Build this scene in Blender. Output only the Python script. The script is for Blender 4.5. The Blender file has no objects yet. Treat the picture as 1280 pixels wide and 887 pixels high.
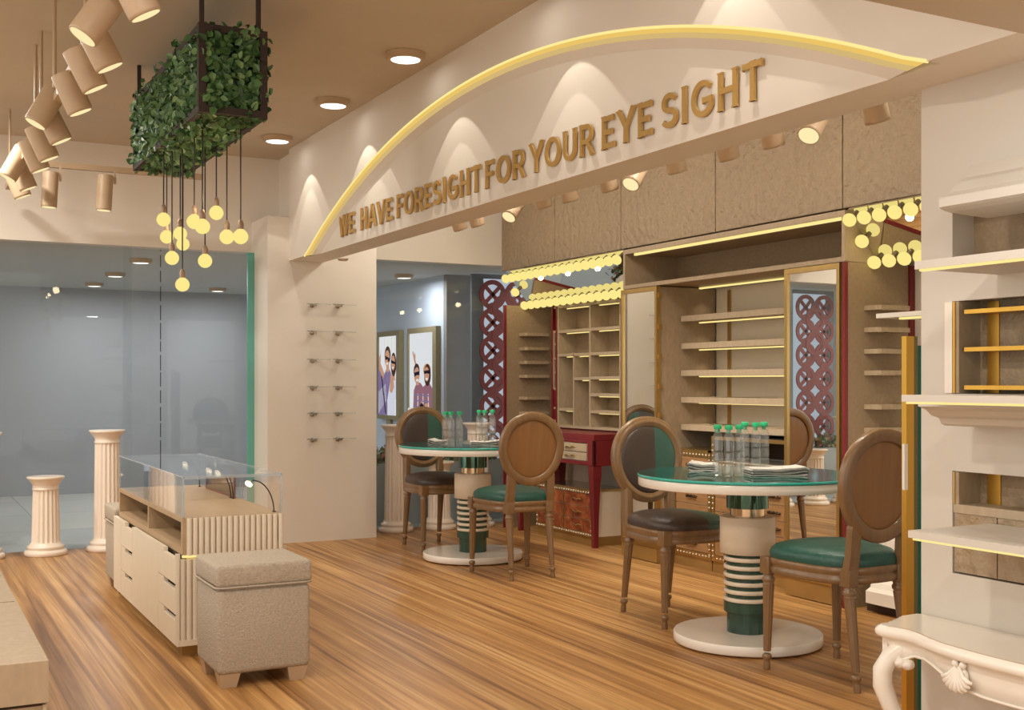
import bpy, math, random
from math import sin, cos, tan, pi, sqrt, radians, atan2
from mathutils import Vector, Matrix
random.seed(7)
SC = bpy.context.scene
COL = SC.collection
ORG = {}
# ------------------------------------------------------------------ camera model (1280 x 887)
FPX, HZ, YAW, EYE = 1440.0, 478.0, 0.4887, 1.15
_s, _c = sin(YAW), cos(YAW)
def ray(u, v):
    a = (u - 640) / FPX
    return (_s + a * _c, _c - a * _s, (HZ - v) / FPX)
def Zp(u, v, z=0.0):
    r = ray(u, v); t = (z - EYE) / r[2]; return Vector((r[0] * t, r[1] * t, z))
def Yp(u, v, y):
    r = ray(u, v); t = y / r[1]; return Vector((r[0] * t, y, EYE + r[2] * t))
def Xp(u, v, x):
    r = ray(u, v); t = x / r[0]; return Vector((x, r[1] * t, EYE + r[2] * t))
def Dp(u, D, z):
    r = ray(u, 478); return Vector((r[0] * D, r[1] * D, z))

# ------------------------------------------------------------------ materials
def srgb(r, g, b):
    f = lambda c: (c / 255.0) / 12.92 if c / 255.0 <= 0.04045 else ((c / 255.0 + 0.055) / 1.055) ** 2.4
    return (f(r), f(g), f(b), 1)
def newmat(name):
    m = bpy.data.materials.new(name); m.use_nodes = True
    return m, m.node_tree.nodes, m.node_tree.links
def pmat(name, col, rough=0.5, metal=0.0, noise=0.0, nscale=8.0, bump=0.0, bscale=80.0, spec=0.5, coat=0.0, stretch=None, col2=None, bdist=0.01):
    m, N, L = newmat(name)
    b = N['Principled BSDF']
    b.inputs['Roughness'].default_value = rough
    b.inputs['Metallic'].default_value = metal
    b.inputs['Specular IOR Level'].default_value = spec
    b.inputs['Coat Weight'].default_value = coat
    b.inputs['Base Color'].default_value = col
    tc = N.new('ShaderNodeTexCoord')
    src = tc.outputs['Object']
    if stretch:
        mp = N.new('ShaderNodeMapping'); mp.inputs['Scale'].default_value = stretch
        L.new(src, mp.inputs['Vector']); src = mp.outputs['Vector']
    if noise > 0 or col2:
        n = N.new('ShaderNodeTexNoise'); n.inputs['Scale'].default_value = nscale; n.inputs['Detail'].default_value = 4
        L.new(src, n.inputs['Vector'])
        r = N.new('ShaderNodeValToRGB')
        c2 = col2 or tuple(min(1, c * (1 + noise)) for c in col[:3]) + (1,)
        c1 = col if col2 else tuple(c * (1 - noise) for c in col[:3]) + (1,)
        r.color_ramp.elements[0].color = c1; r.color_ramp.elements[1].color = c2
        r.color_ramp.elements[0].position = 0.3; r.color_ramp.elements[1].position = 0.7
        L.new(n.outputs['Fac'], r.inputs['Fac']); L.new(r.outputs['Color'], b.inputs['Base Color'])
    if bump > 0:
        n2 = N.new('ShaderNodeTexNoise'); n2.inputs['Scale'].default_value = bscale; n2.inputs['Detail'].default_value = 3
        L.new(src, n2.inputs['Vector'])
        bp = N.new('ShaderNodeBump'); bp.inputs['Strength'].default_value = bump; bp.inputs['Distance'].default_value = bdist
        L.new(n2.outputs['Fac'], bp.inputs['Height']); L.new(bp.outputs['Normal'], b.inputs['Normal'])
    return m
def emat(name, col, strength=1.0):
    m, N, L = newmat(name); N.clear()
    o = N.new('ShaderNodeOutputMaterial'); e = N.new('ShaderNodeEmission')
    e.inputs['Color'].default_value = col; e.inputs['Strength'].default_value = strength
    L.new(e.outputs[0], o.inputs[0]); return m
def glassmat(name, tint=(1, 1, 1, 1), ior=1.45, rough=0.02, boost=1.0, rcol=(1, 1, 1, 1), milk=0.0):
    m, N, L = newmat(name); N.clear()
    o = N.new('ShaderNodeOutputMaterial'); mix = N.new('ShaderNodeMixShader')
    t = N.new('ShaderNodeBsdfTransparent'); t.inputs[0].default_value = tint
    g = N.new('ShaderNodeBsdfGlossy'); g.inputs['Roughness'].default_value = rough; g.inputs['Color'].default_value = rcol
    r0 = ((ior - 1) / (ior + 1)) ** 2
    ge = N.new('ShaderNodeNewGeometry'); dt = N.new('ShaderNodeVectorMath'); dt.operation = 'DOT_PRODUCT'
    L.new(ge.outputs['Normal'], dt.inputs[0]); L.new(ge.outputs['Incoming'], dt.inputs[1])
    def mth(op, x, y=None):
        q = N.new('ShaderNodeMath'); q.operation = op; q.use_clamp = False
        for k_, s_ in enumerate((x, y)):
            if s_ is None: continue
            if isinstance(s_, (int, float)): q.inputs[k_].default_value = s_
            else: L.new(s_, q.inputs[k_])
        return q.outputs[0]
    om = mth('SUBTRACT', 1.0, mth('ABSOLUTE', dt.outputs['Value']))
    fac = mth('ADD', r0 * boost, mth('MULTIPLY', mth('POWER', om, 5.0), 1 - r0))
    L.new(fac, mix.inputs[0])
    L.new(t.outputs[0], mix.inputs[1]); L.new(g.outputs[0], mix.inputs[2])
    if milk:
        df = N.new('ShaderNodeBsdfDiffuse'); df.inputs[0].default_value = (0.86, 0.85, 0.82, 1); m2 = N.new('ShaderNodeMixShader'); m2.inputs[0].default_value = milk
        L.new(mix.outputs[0], m2.inputs[1]); L.new(df.outputs[0], m2.inputs[2]); L.new(m2.outputs[0], o.inputs[0])
    else: L.new(mix.outputs[0], o.inputs[0])
    return m
def ramp(N, els):
    r = N.new('ShaderNodeValToRGB')
    r.color_ramp.elements[0].position = els[0][0]; r.color_ramp.elements[0].color = els[0][1]
    r.color_ramp.elements[1].position = els[-1][0]; r.color_ramp.elements[1].color = els[-1][1]
    for p, c in els[1:-1]:
        e = r.color_ramp.elements.new(p); e.color = c
    return r
def woodfloor():
    m, N, L = newmat('oak_planks'); b = N['Principled BSDF']
    b.inputs['Roughness'].default_value = 0.38; b.inputs['Specular IOR Level'].default_value = 0.35
    tc = N.new('ShaderNodeTexCoord'); sx = N.new('ShaderNodeSeparateXYZ'); L.new(tc.outputs['Object'], sx.inputs[0])
    def M(op, a, bb=None):
        n = N.new('ShaderNodeMath'); n.operation = op
        if isinstance(a, (int, float)): n.inputs[0].default_value = a
        else: L.new(a, n.inputs[0])
        if bb is not None:
            if isinstance(bb, (int, float)): n.inputs[1].default_value = bb
            else: L.new(bb, n.inputs[1])
        return n.outputs[0]
    u = M('DIVIDE', sx.outputs['X'], 0.19); pid = M('FLOOR', u); fr = M('FRACT', u)
    wn = N.new('ShaderNodeTexWhiteNoise'); wn.noise_dimensions = '1D'; L.new(pid, wn.inputs['W'])
    yo = M('ADD', sx.outputs['Y'], M('MULTIPLY', wn.outputs['Value'], 7.3))
    cb = N.new('ShaderNodeCombineXYZ')
    L.new(M('MULTIPLY', sx.outputs['X'], 24.0), cb.inputs[0]); L.new(M('MULTIPLY', yo, 0.42), cb.inputs[1]); L.new(pid, cb.inputs[2])
    n1 = N.new('ShaderNodeTexNoise'); n1.inputs['Scale'].default_value = 1.0; n1.inputs['Detail'].default_value = 5; n1.inputs['Distortion'].default_value = 0.6
    L.new(cb.outputs[0], n1.inputs['Vector'])
    r1 = ramp(N, [(0.30, srgb(124, 86, 50)), (0.42, srgb(164, 118, 70)), (0.55, srgb(188, 142, 88)), (0.68, srgb(206, 164, 110))])
    L.new(n1.outputs['Fac'], r1.inputs['Fac'])
    cb2 = N.new('ShaderNodeCombineXYZ')
    L.new(M('MULTIPLY', sx.outputs['X'], 95.0), cb2.inputs[0]); L.new(M('MULTIPLY', yo, 2.2), cb2.inputs[1])
    n2 = N.new('ShaderNodeTexNoise'); n2.inputs['Scale'].default_value = 1.0; n2.inputs['Detail'].default_value = 3
    L.new(cb2.outputs[0], n2.inputs['Vector'])
    r2 = ramp(N, [(0.3, (0.72, 0.66, 0.58, 1)), (0.65, (1.08, 1.08, 1.06, 1))]); L.new(n2.outputs['Fac'], r2.inputs['Fac'])
    mx = N.new('ShaderNodeMix'); mx.data_type = 'RGBA'; mx.blend_type = 'MULTIPLY'; mx.inputs['Factor'].default_value = 0.75
    L.new(r1.outputs['Color'], mx.inputs['A']); L.new(r2.outputs['Color'], mx.inputs['B'])
    tone = M('ADD', M('MULTIPLY', wn.outputs['Value'], 0.16), 0.86)
    edge = M('LESS_THAN', fr, 0.018)
    tone2 = M('SUBTRACT', M('ADD', tone, M('MULTIPLY', fr, 0.13)), M('MULTIPLY', edge, 0.3))
    vm = N.new('ShaderNodeVectorMath'); vm.operation = 'SCALE'
    L.new(mx.outputs['Result'], vm.inputs[0]); L.new(tone2, vm.inputs['Scale']); L.new(vm.outputs[0], b.inputs['Base Color'])
    bp = N.new('ShaderNodeBump'); bp.inputs['Strength'].default_value = 0.12; bp.inputs['Distance'].default_value = 0.004
    L.new(n2.outputs['Fac'], bp.inputs['Height']); L.new(bp.outputs['Normal'], b.inputs['Normal'])
    return m
def tilefloor():
    m, N, L = newmat('grey_tiles'); b = N['Principled BSDF']; b.inputs['Roughness'].default_value = 0.6; b.inputs['Specular IOR Level'].default_value = 0.15
    tc = N.new('ShaderNodeTexCoord'); mp = N.new('ShaderNodeMapping'); L.new(tc.outputs['Object'], mp.inputs[0])
    br = N.new('ShaderNodeTexBrick'); br.offset = 0.0; br.inputs['Scale'].default_value = 1.0
    br.inputs['Brick Width'].default_value = 1.2; br.inputs['Row Height'].default_value = 1.2; br.inputs['Mortar Size'].default_value = 0.006
    br.inputs['Color1'].default_value = srgb(208, 206, 198); br.inputs['Color2'].default_value = srgb(182, 186, 186); br.inputs['Mortar'].default_value = srgb(165, 168, 168)
    L.new(mp.outputs[0], br.inputs['Vector']); L.new(br.outputs['Color'], b.inputs['Base Color'])
    return m
def leafmat():
    m, N, L = newmat('ivy_leaf'); b = N['Principled BSDF']; b.inputs['Roughness'].default_value = 0.45
    g = N.new('ShaderNodeNewGeometry')
    r = ramp(N, [(0.0, srgb(48, 80, 44)), (0.4, srgb(64, 104, 58)), (0.75, srgb(86, 126, 74)), (1.0, srgb(122, 154, 100))])
    L.new(g.outputs['Random Per Island'], r.inputs['Fac']); L.new(r.outputs['Color'], b.inputs['Base Color'])
    return m
def flowermat():
    m, N, L = newmat('bedding_plant'); b = N['Principled BSDF']; b.inputs['Roughness'].default_value = 0.6
    g = N.new('ShaderNodeNewGeometry')
    r = ramp(N, [(0.0, srgb(70, 96, 54)), (0.45, srgb(112, 128, 74)), (0.65, srgb(160, 130, 90)), (0.8, srgb(170, 92, 84)), (1.0, srgb(150, 150, 100))])
    L.new(g.outputs['Random Per Island'], r.inputs['Fac']); L.new(r.outputs['Color'], b.inputs['Base Color'])
    return m
def burlmat():
    m, N, L = newmat('burl_veneer'); b = N['Principled BSDF']; b.inputs['Roughness'].default_value = 0.35
    tc = N.new('ShaderNodeTexCoord'); n = N.new('ShaderNodeTexNoise'); n.inputs['Scale'].default_value = 14; n.inputs['Detail'].default_value = 6; n.inputs['Distortion'].default_value = 1.2
    L.new(tc.outputs['Object'], n.inputs['Vector'])
    r = ramp(N, [(0.3, srgb(96, 40, 22)), (0.5, srgb(150, 76, 40)), (0.7, srgb(186, 112, 62))])
    L.new(n.outputs['Fac'], r.inputs['Fac']); L.new(r.outputs['Color'], b.inputs['Base Color'])
    return m
M = {}
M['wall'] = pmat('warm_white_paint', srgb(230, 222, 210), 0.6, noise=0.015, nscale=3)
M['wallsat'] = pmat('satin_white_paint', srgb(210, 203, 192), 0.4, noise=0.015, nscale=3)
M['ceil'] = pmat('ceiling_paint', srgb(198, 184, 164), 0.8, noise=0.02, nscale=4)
M['floor'] = woodfloor(); M['tile'] = tilefloor()
M['outwall'] = pmat('cool_grey_paint', srgb(168, 170, 174), 0.8, noise=0.02, nscale=2)
M['outceil'] = pmat('outside_ceiling', srgb(196, 196, 192), 0.9, noise=0.01)
M['dgrey'] = pmat('dark_grey_cladding', srgb(140, 136, 132), 0.6, noise=0.05, nscale=2)
M['panel'] = pmat('taupe_leatherette', srgb(164, 143, 116), 0.5, noise=0.07, nscale=25, bump=1.0, bscale=22, bdist=0.022)
M['panelfine'] = pmat('taupe_fine_leatherette', srgb(152, 130, 102), 0.55, noise=0.08, nscale=45, bump=0.5, bscale=75)
M['laminate'] = pmat('beige_linen_laminate', srgb(168, 147, 120), 0.5, noise=0.09, nscale=60, stretch=(1, 1, 0.35))
M['lamlight'] = pmat('pale_oak_laminate', srgb(178, 159, 133), 0.5, noise=0.08, nscale=40, stretch=(1, 1, 0.4))
M['oakbox'] = pmat('light_oak_veneer', srgb(176, 148, 114), 0.45, noise=0.07, nscale=30, stretch=(1, 0.2, 1))
M['cream'] = pmat('cream_lacquer', srgb(226, 212, 190), 0.4, noise=0.02, nscale=20)
M['white'] = pmat('white_gloss_lacquer', srgb(238, 230, 218), 0.18, spec=0.5, noise=0.01)
M['stone'] = pmat('glazed_plaster', srgb(236, 222, 206), 0.25, noise=0.02, nscale=10)
M['gold'] = pmat('brushed_gold', srgb(204, 172, 112), 0.34, metal=1.0, noise=0.06, nscale=12, stretch=(1, 1, 0.1))
M['goldpaint'] = pmat('gold_letter_finish', srgb(204, 166, 100), 0.35, metal=0.45, noise=0.03)
M['brass'] = pmat('brass_kick', srgb(176, 142, 86), 0.35, metal=0.6, noise=0.1, nscale=6)
M['copper'] = pmat('copper_collar', srgb(222, 196, 162), 0.15, metal=1.0, noise=0.02)
M['chrome'] = pmat('steel', srgb(180, 170, 155), 0.25, metal=1.0, noise=0.02)
M['mirror'] = pmat('mirror_glass', srgb(235, 235, 230), 0.0, metal=1.0)
M['red'] = pmat('red_lacquer', srgb(118, 34, 38), 0.3, noise=0.05, nscale=6)
M['redlat'] = pmat('maroon_lattice_paint', srgb(132, 66, 68), 0.5, noise=0.04)
M['burl'] = burlmat()
M['drawer'] = pmat('walnut_drawer_front', srgb(150, 112, 74), 0.4, noise=0.16, nscale=10, stretch=(1, 0.6, 8))
M['dark'] = pmat('dark_void', srgb(66, 46, 30), 0.7, noise=0.1)
M['black'] = pmat('black_metal', srgb(54, 43, 38), 0.8, metal=0.0, noise=0.05)
M['cord'] = pmat('black_cord', srgb(34, 28, 26), 0.6)
M['handle'] = pmat('bronze_handle', srgb(60, 40, 24), 0.4, metal=0.6)
M['chairwood'] = pmat('chair_walnut', srgb(128, 98, 66), 0.3, noise=0.12, nscale=14, stretch=(3, 3, 0.4), coat=0.25)
M['chairback'] = pmat('chair_back_veneer', srgb(140, 100, 60), 0.35, noise=0.1, nscale=9, stretch=(4, 4, 0.3))
M['tealleather'] = pmat('teal_leather', srgb(34, 82, 72), 0.36, noise=0.1, nscale=20, bump=0.25, bscale=120)
M['brownleather'] = pmat('dark_brown_leather', srgb(62, 50, 44), 0.36, noise=0.06, nscale=20, bump=0.15, bscale=120)
def twotone(name, thr):
    m, N, L = newmat(name); b = N['Principled BSDF']; b.inputs['Roughness'].default_value = 0.38
    tc = N.new('ShaderNodeTexCoord'); sx = N.new('ShaderNodeSeparateXYZ'); L.new(tc.outputs['Object'], sx.inputs[0])
    gt = N.new('ShaderNodeMath'); gt.operation = 'GREATER_THAN'; gt.inputs[1].default_value = thr; L.new(sx.outputs['X'], gt.inputs[0])
    mx = N.new('ShaderNodeMix'); mx.data_type = 'RGBA'; mx.inputs['A'].default_value = srgb(52, 88, 78); mx.inputs['B'].default_value = srgb(68, 56, 50)
    L.new(gt.outputs[0], mx.inputs['Factor']); L.new(mx.outputs['Result'], b.inputs['Base Color'])
    n2 = N.new('ShaderNodeTexNoise'); n2.inputs['Scale'].default_value = 120; L.new(tc.outputs['Object'], n2.inputs['Vector'])
    bp = N.new('ShaderNodeBump'); bp.inputs['Strength'].default_value = 0.15; bp.inputs['Distance'].default_value = 0.01
    L.new(n2.outputs['Fac'], bp.inputs['Height']); L.new(bp.outputs['Normal'], b.inputs['Normal'])
    return m
M['twotone'] = twotone('brown_and_teal_leather', -0.035)
M['socketdark'] = pmat('socket_bronze', srgb(104, 90, 68), 0.45, metal=0.3, noise=0.03)
M['lampl'] = emat('display_lamp_lens', srgb(255, 238, 190), 4.0)
M['goldwarm'] = pmat('warm_gold', srgb(214, 166, 76), 0.32, metal=1.0, noise=0.06, nscale=12, stretch=(1, 1, 0.1))
M['socket'] = pmat('socket_taupe', srgb(150, 124, 104), 0.45, metal=0.2, noise=0.03)
M['boardglow'] = emat('self_lit_board', srgb(188, 196, 208), 0.9)  # emission stands in for light falling on the white backing
M['greenmarble'] = pmat('green_marble', srgb(46, 74, 62), 0.12, noise=0.3, nscale=16, stretch=(1, 1, 0.3))
M['greenglass'] = pmat('back_painted_green_glass', srgb(14, 84, 76), 0.06, spec=0.7)
M['greenedge'] = pmat('green_glass_edge', srgb(56, 166, 152), 0.1, spec=0.6)
M['teal'] = pmat('teal_glass_edge', srgb(100, 172, 158), 0.35, noise=0.03)
M['ottoman'] = pmat('beige_chenille', srgb(176, 162, 144), 0.9, noise=0.12, nscale=110, bump=0.5, bscale=140)
M['lampbody'] = pmat('beige_lamp_enamel', srgb(186, 160, 130), 0.45, noise=0.03, nscale=10)
M['leaf'] = leafmat(); M['flower'] = flowermat()
M['glass'] = glassmat('window_glass', tint=(0.95, 0.965, 0.965, 1), ior=1.5, rough=0.0, boost=0.35)
M['caseglass'] = glassmat('case_glass', tint=(0.992, 0.992, 0.992, 1), ior=1.3, rough=0.0, boost=0.4)
M['caseedge'] = glassmat('case_glass_edge', tint=(0.80, 0.86, 0.92, 1), ior=1.4, milk=0.2)
M['bottle'] = glassmat('clear_bottle', tint=(0.93, 0.93, 0.92, 1), ior=1.45, rough=0.1, boost=2.6, milk=0.07)
M['cap'] = pmat('green_cap', srgb(30, 176, 116), 0.4)
M['paper'] = pmat('newsprint', srgb(196, 190, 182), 0.7, noise=0.55, nscale=30, stretch=(1, 6, 20))
M['print'] = pmat('dark_newsprint', srgb(96, 90, 84), 0.7, noise=0.4, nscale=40, stretch=(1, 6, 20))
M['greenchrome'] = pmat('dark_green_mirror', srgb(84, 116, 104), 0.06, metal=0.9, noise=0.05)
M['bulb'] = emat('bulb_glow', srgb(255, 234, 142), 1.0)
M['led'] = emat('led_glow', srgb(255, 232, 150), 1.05)
M['lens'] = emat('lamp_lens', srgb(255, 236, 178), 1.0)
M['downl'] = emat('downlight_lens', srgb(255, 252, 245), 2.0)
M['goldglow2'] = emat('painted_led_glow_dim', srgb(222, 190, 124), 0.9)
M['goldglow'] = emat('painted_led_glow', srgb(236, 196, 104), 1.0)

# ------------------------------------------------------------------ mesh builder
class MB:
    def __init__(self): self.v = []; self.f = []; self.mi = []; self.sm = []
    def add(self, verts, faces, mi=0, smooth=False):
        o = len(self.v); self.v += [Vector(p) for p in verts]
        for f in faces:
            self.f.append([i + o for i in f]); self.mi.append(mi); self.sm.append(smooth)
        return self
    def box(self, x0, x1, y0, y1, z0, z1, mi=0):
        if x0 > x1: x0, x1 = x1, x0
        if y0 > y1: y0, y1 = y1, y0
        v = [(x, y, z) for z in (z0, z1) for y in (y0, y1) for x in (x0, x1)]
        return self.add(v, [(0, 2, 3, 1), (4, 5, 7, 6), (0, 1, 5, 4), (2, 6, 7, 3), (0, 4, 6, 2), (1, 3, 7, 5)], mi)
    def rbox(self, x0, x1, y0, y1, z0, z1, r=0.01, mi=0, seg=3):
        # box with rounded edges: bevelled via superellipsoid-like corner patches (bmesh bevel)
        import bmesh
        bm = bmesh.new()
        mt = Matrix.Translation(((x0 + x1) / 2, (y0 + y1) / 2, (z0 + z1) / 2)) @ Matrix.Diagonal((abs(x1 - x0), abs(y1 - y0), abs(z1 - z0), 1))
        bmesh.ops.create_cube(bm, size=1, matrix=mt)
        bmesh.ops.bevel(bm, geom=list(bm.edges), offset=r, segments=seg, profile=0.5, affect='EDGES')
        bm.verts.index_update()
        self.add([v.co.copy() for v in bm.verts], [[v.index for v in f.verts] for f in bm.faces], mi, True)
        bm.free(); return self
    def prism(self, poly, a0, a1, axis='z', mi=0, smooth=False):
        # poly: list of 2D points; axis = extrusion axis
        def P(p, a):
            if axis == 'z': return (p[0], p[1], a)
            if axis == 'y': return (p[0], a, p[1])
            return (a, p[0], p[1])
        n = len(poly)
        v = [P(p, a0) for p in poly] + [P(p, a1) for p in poly]
        self.add(v, [list(range(n))[::-1], list(range(n, 2 * n))], mi)
        self.add(v, [(i, (i + 1) % n, n + (i + 1) % n, n + i) for i in range(n)], mi, smooth)
        return self
    def lathe(self, prof, c=(0, 0, 0), seg=32, mi=0, smooth=True, R=None, flute=0, famp=0.0):
        v = []; f = []
        for (r, z) in prof:
            for k in range(seg):
                a = 2 * pi * k / seg
                rr = r * (1 - famp * (0.5 + 0.5 * cos(flute * a))) if flute else r
                p = Vector((rr * cos(a), rr * sin(a), z))
                if R: p = R @ p
                v.append(p + Vector(c))
        m = len(prof)
        for j in range(m - 1):
            for k in range(seg):
                k2 = (k + 1) % seg
                f.append((j * seg + k, j * seg + k2, (j + 1) * seg + k2, (j + 1) * seg + k))
        self.add(v, f, mi, smooth)
        if prof[0][0] > 1e-5: self.add(v[:seg], [list(range(seg))[::-1]], mi)
        if prof[-1][0] > 1e-5: self.add(v[-seg:], [list(range(seg))], mi)
        return self
    def sweep(self, path, sec, mi=0, closed=False, smooth=True, up=Vector((0, 0, 1)), scales=None, caps=True):
        # sec: 2D section points (side, up)
        path = [Vector(p) for p in path]; n = len(path); m = len(sec); v = []
        for i, p in enumerate(path):
            a = path[(i - 1) % n] if (closed or i > 0) else p
            b = path[(i + 1) % n] if (closed or i < n - 1) else p
            t = (b - a)
            if t.length < 1e-9: t = Vector((0, 0, 1))
            t.normalize()
            s = t.cross(up)
            if s.length < 1e-4: s = t.cross(Vector((1, 0, 0)))
            s.normalize(); w = s.cross(t)
            k = scales[i] if scales else 1.0
            for q in sec: v.append(p + s * q[0] * k + w * q[1] * k)
        f = []
        for i in range(n if closed else n - 1):
            i2 = (i + 1) % n
            for j in range(m):
                j2 = (j + 1) % m
                f.append((i * m + j, i2 * m + j, i2 * m + j2, i * m + j2))
        self.add(v, f, mi, smooth)
        if not closed and caps:
            self.add(v[:m], [list(range(m))], mi); self.add(v[-m:], [list(range(m))[::-1]], mi)
        return self
    def tube(self, path, r, seg=8, mi=0, closed=False, scales=None, up=Vector((0, 0, 1))):
        return self.sweep(path, [(r * cos(2 * pi * k / seg), r * sin(2 * pi * k / seg)) for k in range(seg)], mi, closed, True, up, scales)
    def sphere(self, c, r, seg=16, rings=10, mi=0, sc=(1, 1, 1)):
        prof = [(r * sin(pi * j / rings), -r * cos(pi * j / rings)) for j in range(rings + 1)]
        R = Matrix.Diagonal(sc)
        prof[0] = (1e-6, -r); prof[-1] = (1e-6, r)
        return self.lathe(prof, c, seg, mi, True, R)
    def quad(self, a, b, c, d, mi=0): return self.add([a, b, c, d], [(0, 1, 2, 3)], mi)
    def build(self, name, mats, parent=None, local=False, bevel=0.0, kind=None, label=None):
        if not isinstance(mats, (list, tuple)): mats = [mats]
        me = bpy.data.meshes.new(name)
        if parent is not None: base = Vector((0, 0, 0)) if local else ORG[parent.name]
        else:
            xs = [p.x for p in self.v]; ys = [p.y for p in self.v]; zs = [p.z for p in self.v]
            base = Vector(((min(xs) + max(xs)) / 2, (min(ys) + max(ys)) / 2, min(zs))) if not local else Vector((0, 0, 0))
        me.from_pydata([p - base for p in self.v], [], self.f)
        for m in mats: me.materials.append(m if not isinstance(m, str) else M[m])
        for i, p in enumerate(me.polygons):
            p.material_index = self.mi[i]; p.use_smooth = self.sm[i]
        me.update()
        o = bpy.data.objects.new(name, me); COL.objects.link(o)
        if parent is not None:
            o.parent = parent; ORG[o.name] = Vector((0, 0, 0)) if local else ORG[parent.name]
        else:
            o.location = base; ORG[o.name] = base.copy()
        if bevel > 0:
            b = o.modifiers.new('bevel', 'BEVEL'); b.width = bevel; b.segments = 2; b.limit_method = 'ANGLE'; b.angle_limit = radians(40)
        if kind: o['kind'] = kind
        if label: o['label'] = label
        return o
def thing(name, label, cat, loc=(0, 0, 0), rz=0.0, group=None):
    o = bpy.data.objects.new(name, None); COL.objects.link(o)
    o.empty_display_size = 0.1
    o.location = loc; o.rotation_euler = (0, 0, rz); ORG[o.name] = Vector(loc)
    o['label'] = label; o['category'] = cat
    if group: o['group'] = group
    return o
def tag(o, label, cat, group=None):
    o['label'] = label; o['category'] = cat
    if group: o['group'] = group
    return o
def struct(name, mb, mat, label=None, **k):
    o = mb.build(name, mat, **k); o['kind'] = 'structure'
    return o
def dup(root, loc, rz, label, group=None):
    r = root.copy(); COL.objects.link(r); r.location = loc; r.rotation_euler = (0, 0, rz); r['label'] = label
    ORG[r.name] = Vector(loc)
    if group: r['group'] = group
    def rec(src, dst):
        for ch in list(src.children):
            c = ch.copy(); COL.objects.link(c); c.parent = dst; rec(ch, c)
    rec(root, r)
    return r
def spot(loc, target, power, half, blend=0.15, col=(1, 0.94, 0.84), rad=0.015):
    l = bpy.data.lights.new('spot_lamp', 'SPOT'); l.energy = power; l.spot_size = 2 * half; l.spot_blend = blend; l.color = col; l.shadow_soft_size = rad
    o = bpy.data.objects.new('spot_lamp', l); COL.objects.link(o); o.location = loc
    d = Vector(target) - Vector(loc); o.rotation_euler = d.to_track_quat('-Z', 'Y').to_euler(); return o
def disk(loc, power, r, col=(1, 0.95, 0.86)):
    l = bpy.data.lights.new('disc_lamp', 'AREA'); l.shape = 'DISK'; l.size = 2 * r; l.energy = power; l.color = col
    o = bpy.data.objects.new('disc_lamp', l); COL.objects.link(o); o.location = loc; return o
def point(loc, power, col=(1, 0.82, 0.58), rad=0.05):
    l = bpy.data.lights.new('point_lamp', 'POINT'); l.energy = power; l.color = col; l.shadow_soft_size = rad
    o = bpy.data.objects.new('point_lamp', l); COL.objects.link(o); o.location = loc; return o
# light levels
WORLD = 1.4; SCAL = 6.5; HEAD = 4.5; HEAD2 = 28.0; PEND = 1.2; MARQ = 0.7; OUT = 8.0; DOWN = 0.25; ENTR_FILL = 28.0; BAY_FILL = 14.0
# ================================================================== camera, world
cam = bpy.data.cameras.new('camera'); co = bpy.data.objects.new('camera', cam); COL.objects.link(co)
cam.sensor_width = 36; cam.sensor_fit = 'HORIZONTAL'; cam.lens = FPX / 1280 * 36; cam.shift_y = (HZ - 443.5) / 1280
cam.clip_start = 0.05
co.location = (0, 0, EYE); co.rotation_euler = (pi / 2, 0, -YAW); SC.camera = co
w = bpy.data.worlds.new('world'); SC.world = w; w.use_nodes = True
bg = w.node_tree.nodes['Background']; bg.inputs[0].default_value = (1.0, 0.935, 0.84, 1); bg.inputs[1].default_value = WORLD
SC.view_settings.view_transform = 'Standard'; SC.view_settings.exposure = 0.0
SC.cycles.caustics_reflective = False; SC.cycles.caustics_refractive = False
SC.cycles.max_bounces = 10; SC.cycles.transparent_max_bounces = 24
SC.cycles.sample_clamp_indirect = 4.0

# ================================================================== setting
CEIL = 2.82; YG = 8.459; YW = 8.037; XF = 2.464; XB = 4.73
struct('floor', MB().box(-3.0, 5.2, -3.0, YG + 0.02, -0.1, 0), 'floor')
struct('floor_outside', MB().box(-6, 8, YG + 0.02, 13.2, -0.1, 0), 'tile')
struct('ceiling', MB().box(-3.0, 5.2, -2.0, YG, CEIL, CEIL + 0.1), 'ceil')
struct('ceiling_outside', MB().box(-6, 8, YG + 0.12, 13.2, 2.124, 2.2), 'outceil')
struct('wall_outside', MB().box(-6, 8, 12.64, 12.8, 0, 2.124), 'outwall')
# header band above the shop front glass
struct('wall_front', MB().box(-3.0, 5.2, YG, YG + 0.12, 2.115, CEIL), 'wall')
# low white wall panel with eyewear holders, standing proud of the shop front
x0 = Yp(334.5, 270, YW).x
pw = MB(); pw.box(x0, 3.131, YW, YG, 0, 2.335)
struct('wall_panel', pw, 'wall')
# wall between panel and bulkhead, up to the ceiling
struct('wall_panel_upper', MB().box(XF + 0.05, 3.131, YW + 0.001, YG, 2.335, CEIL), 'wall')
# back wall behind the cabinets
struct('wall_right', MB().box(XB, XB + 0.12, 0.4, YG + 0.12, 0, CEIL), 'wall')
# bulkhead with arch recess -----------------------------------------
ZB = 2.023; AY = 4.962; AR = 6.34; AC = 2.631 - AR
arch = []
n = 64
ya, yb = 7.69, 2.235
for i in range(n + 1):
    y = ya + (yb - ya) * i / n
    arch.append((y, AC + sqrt(AR * AR - (y - AY) ** 2)))
arch[0] = (ya, ZB); arch[-1] = (yb, ZB)
fr = MB()
Y0 = 1.946; Y1 = YW
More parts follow.
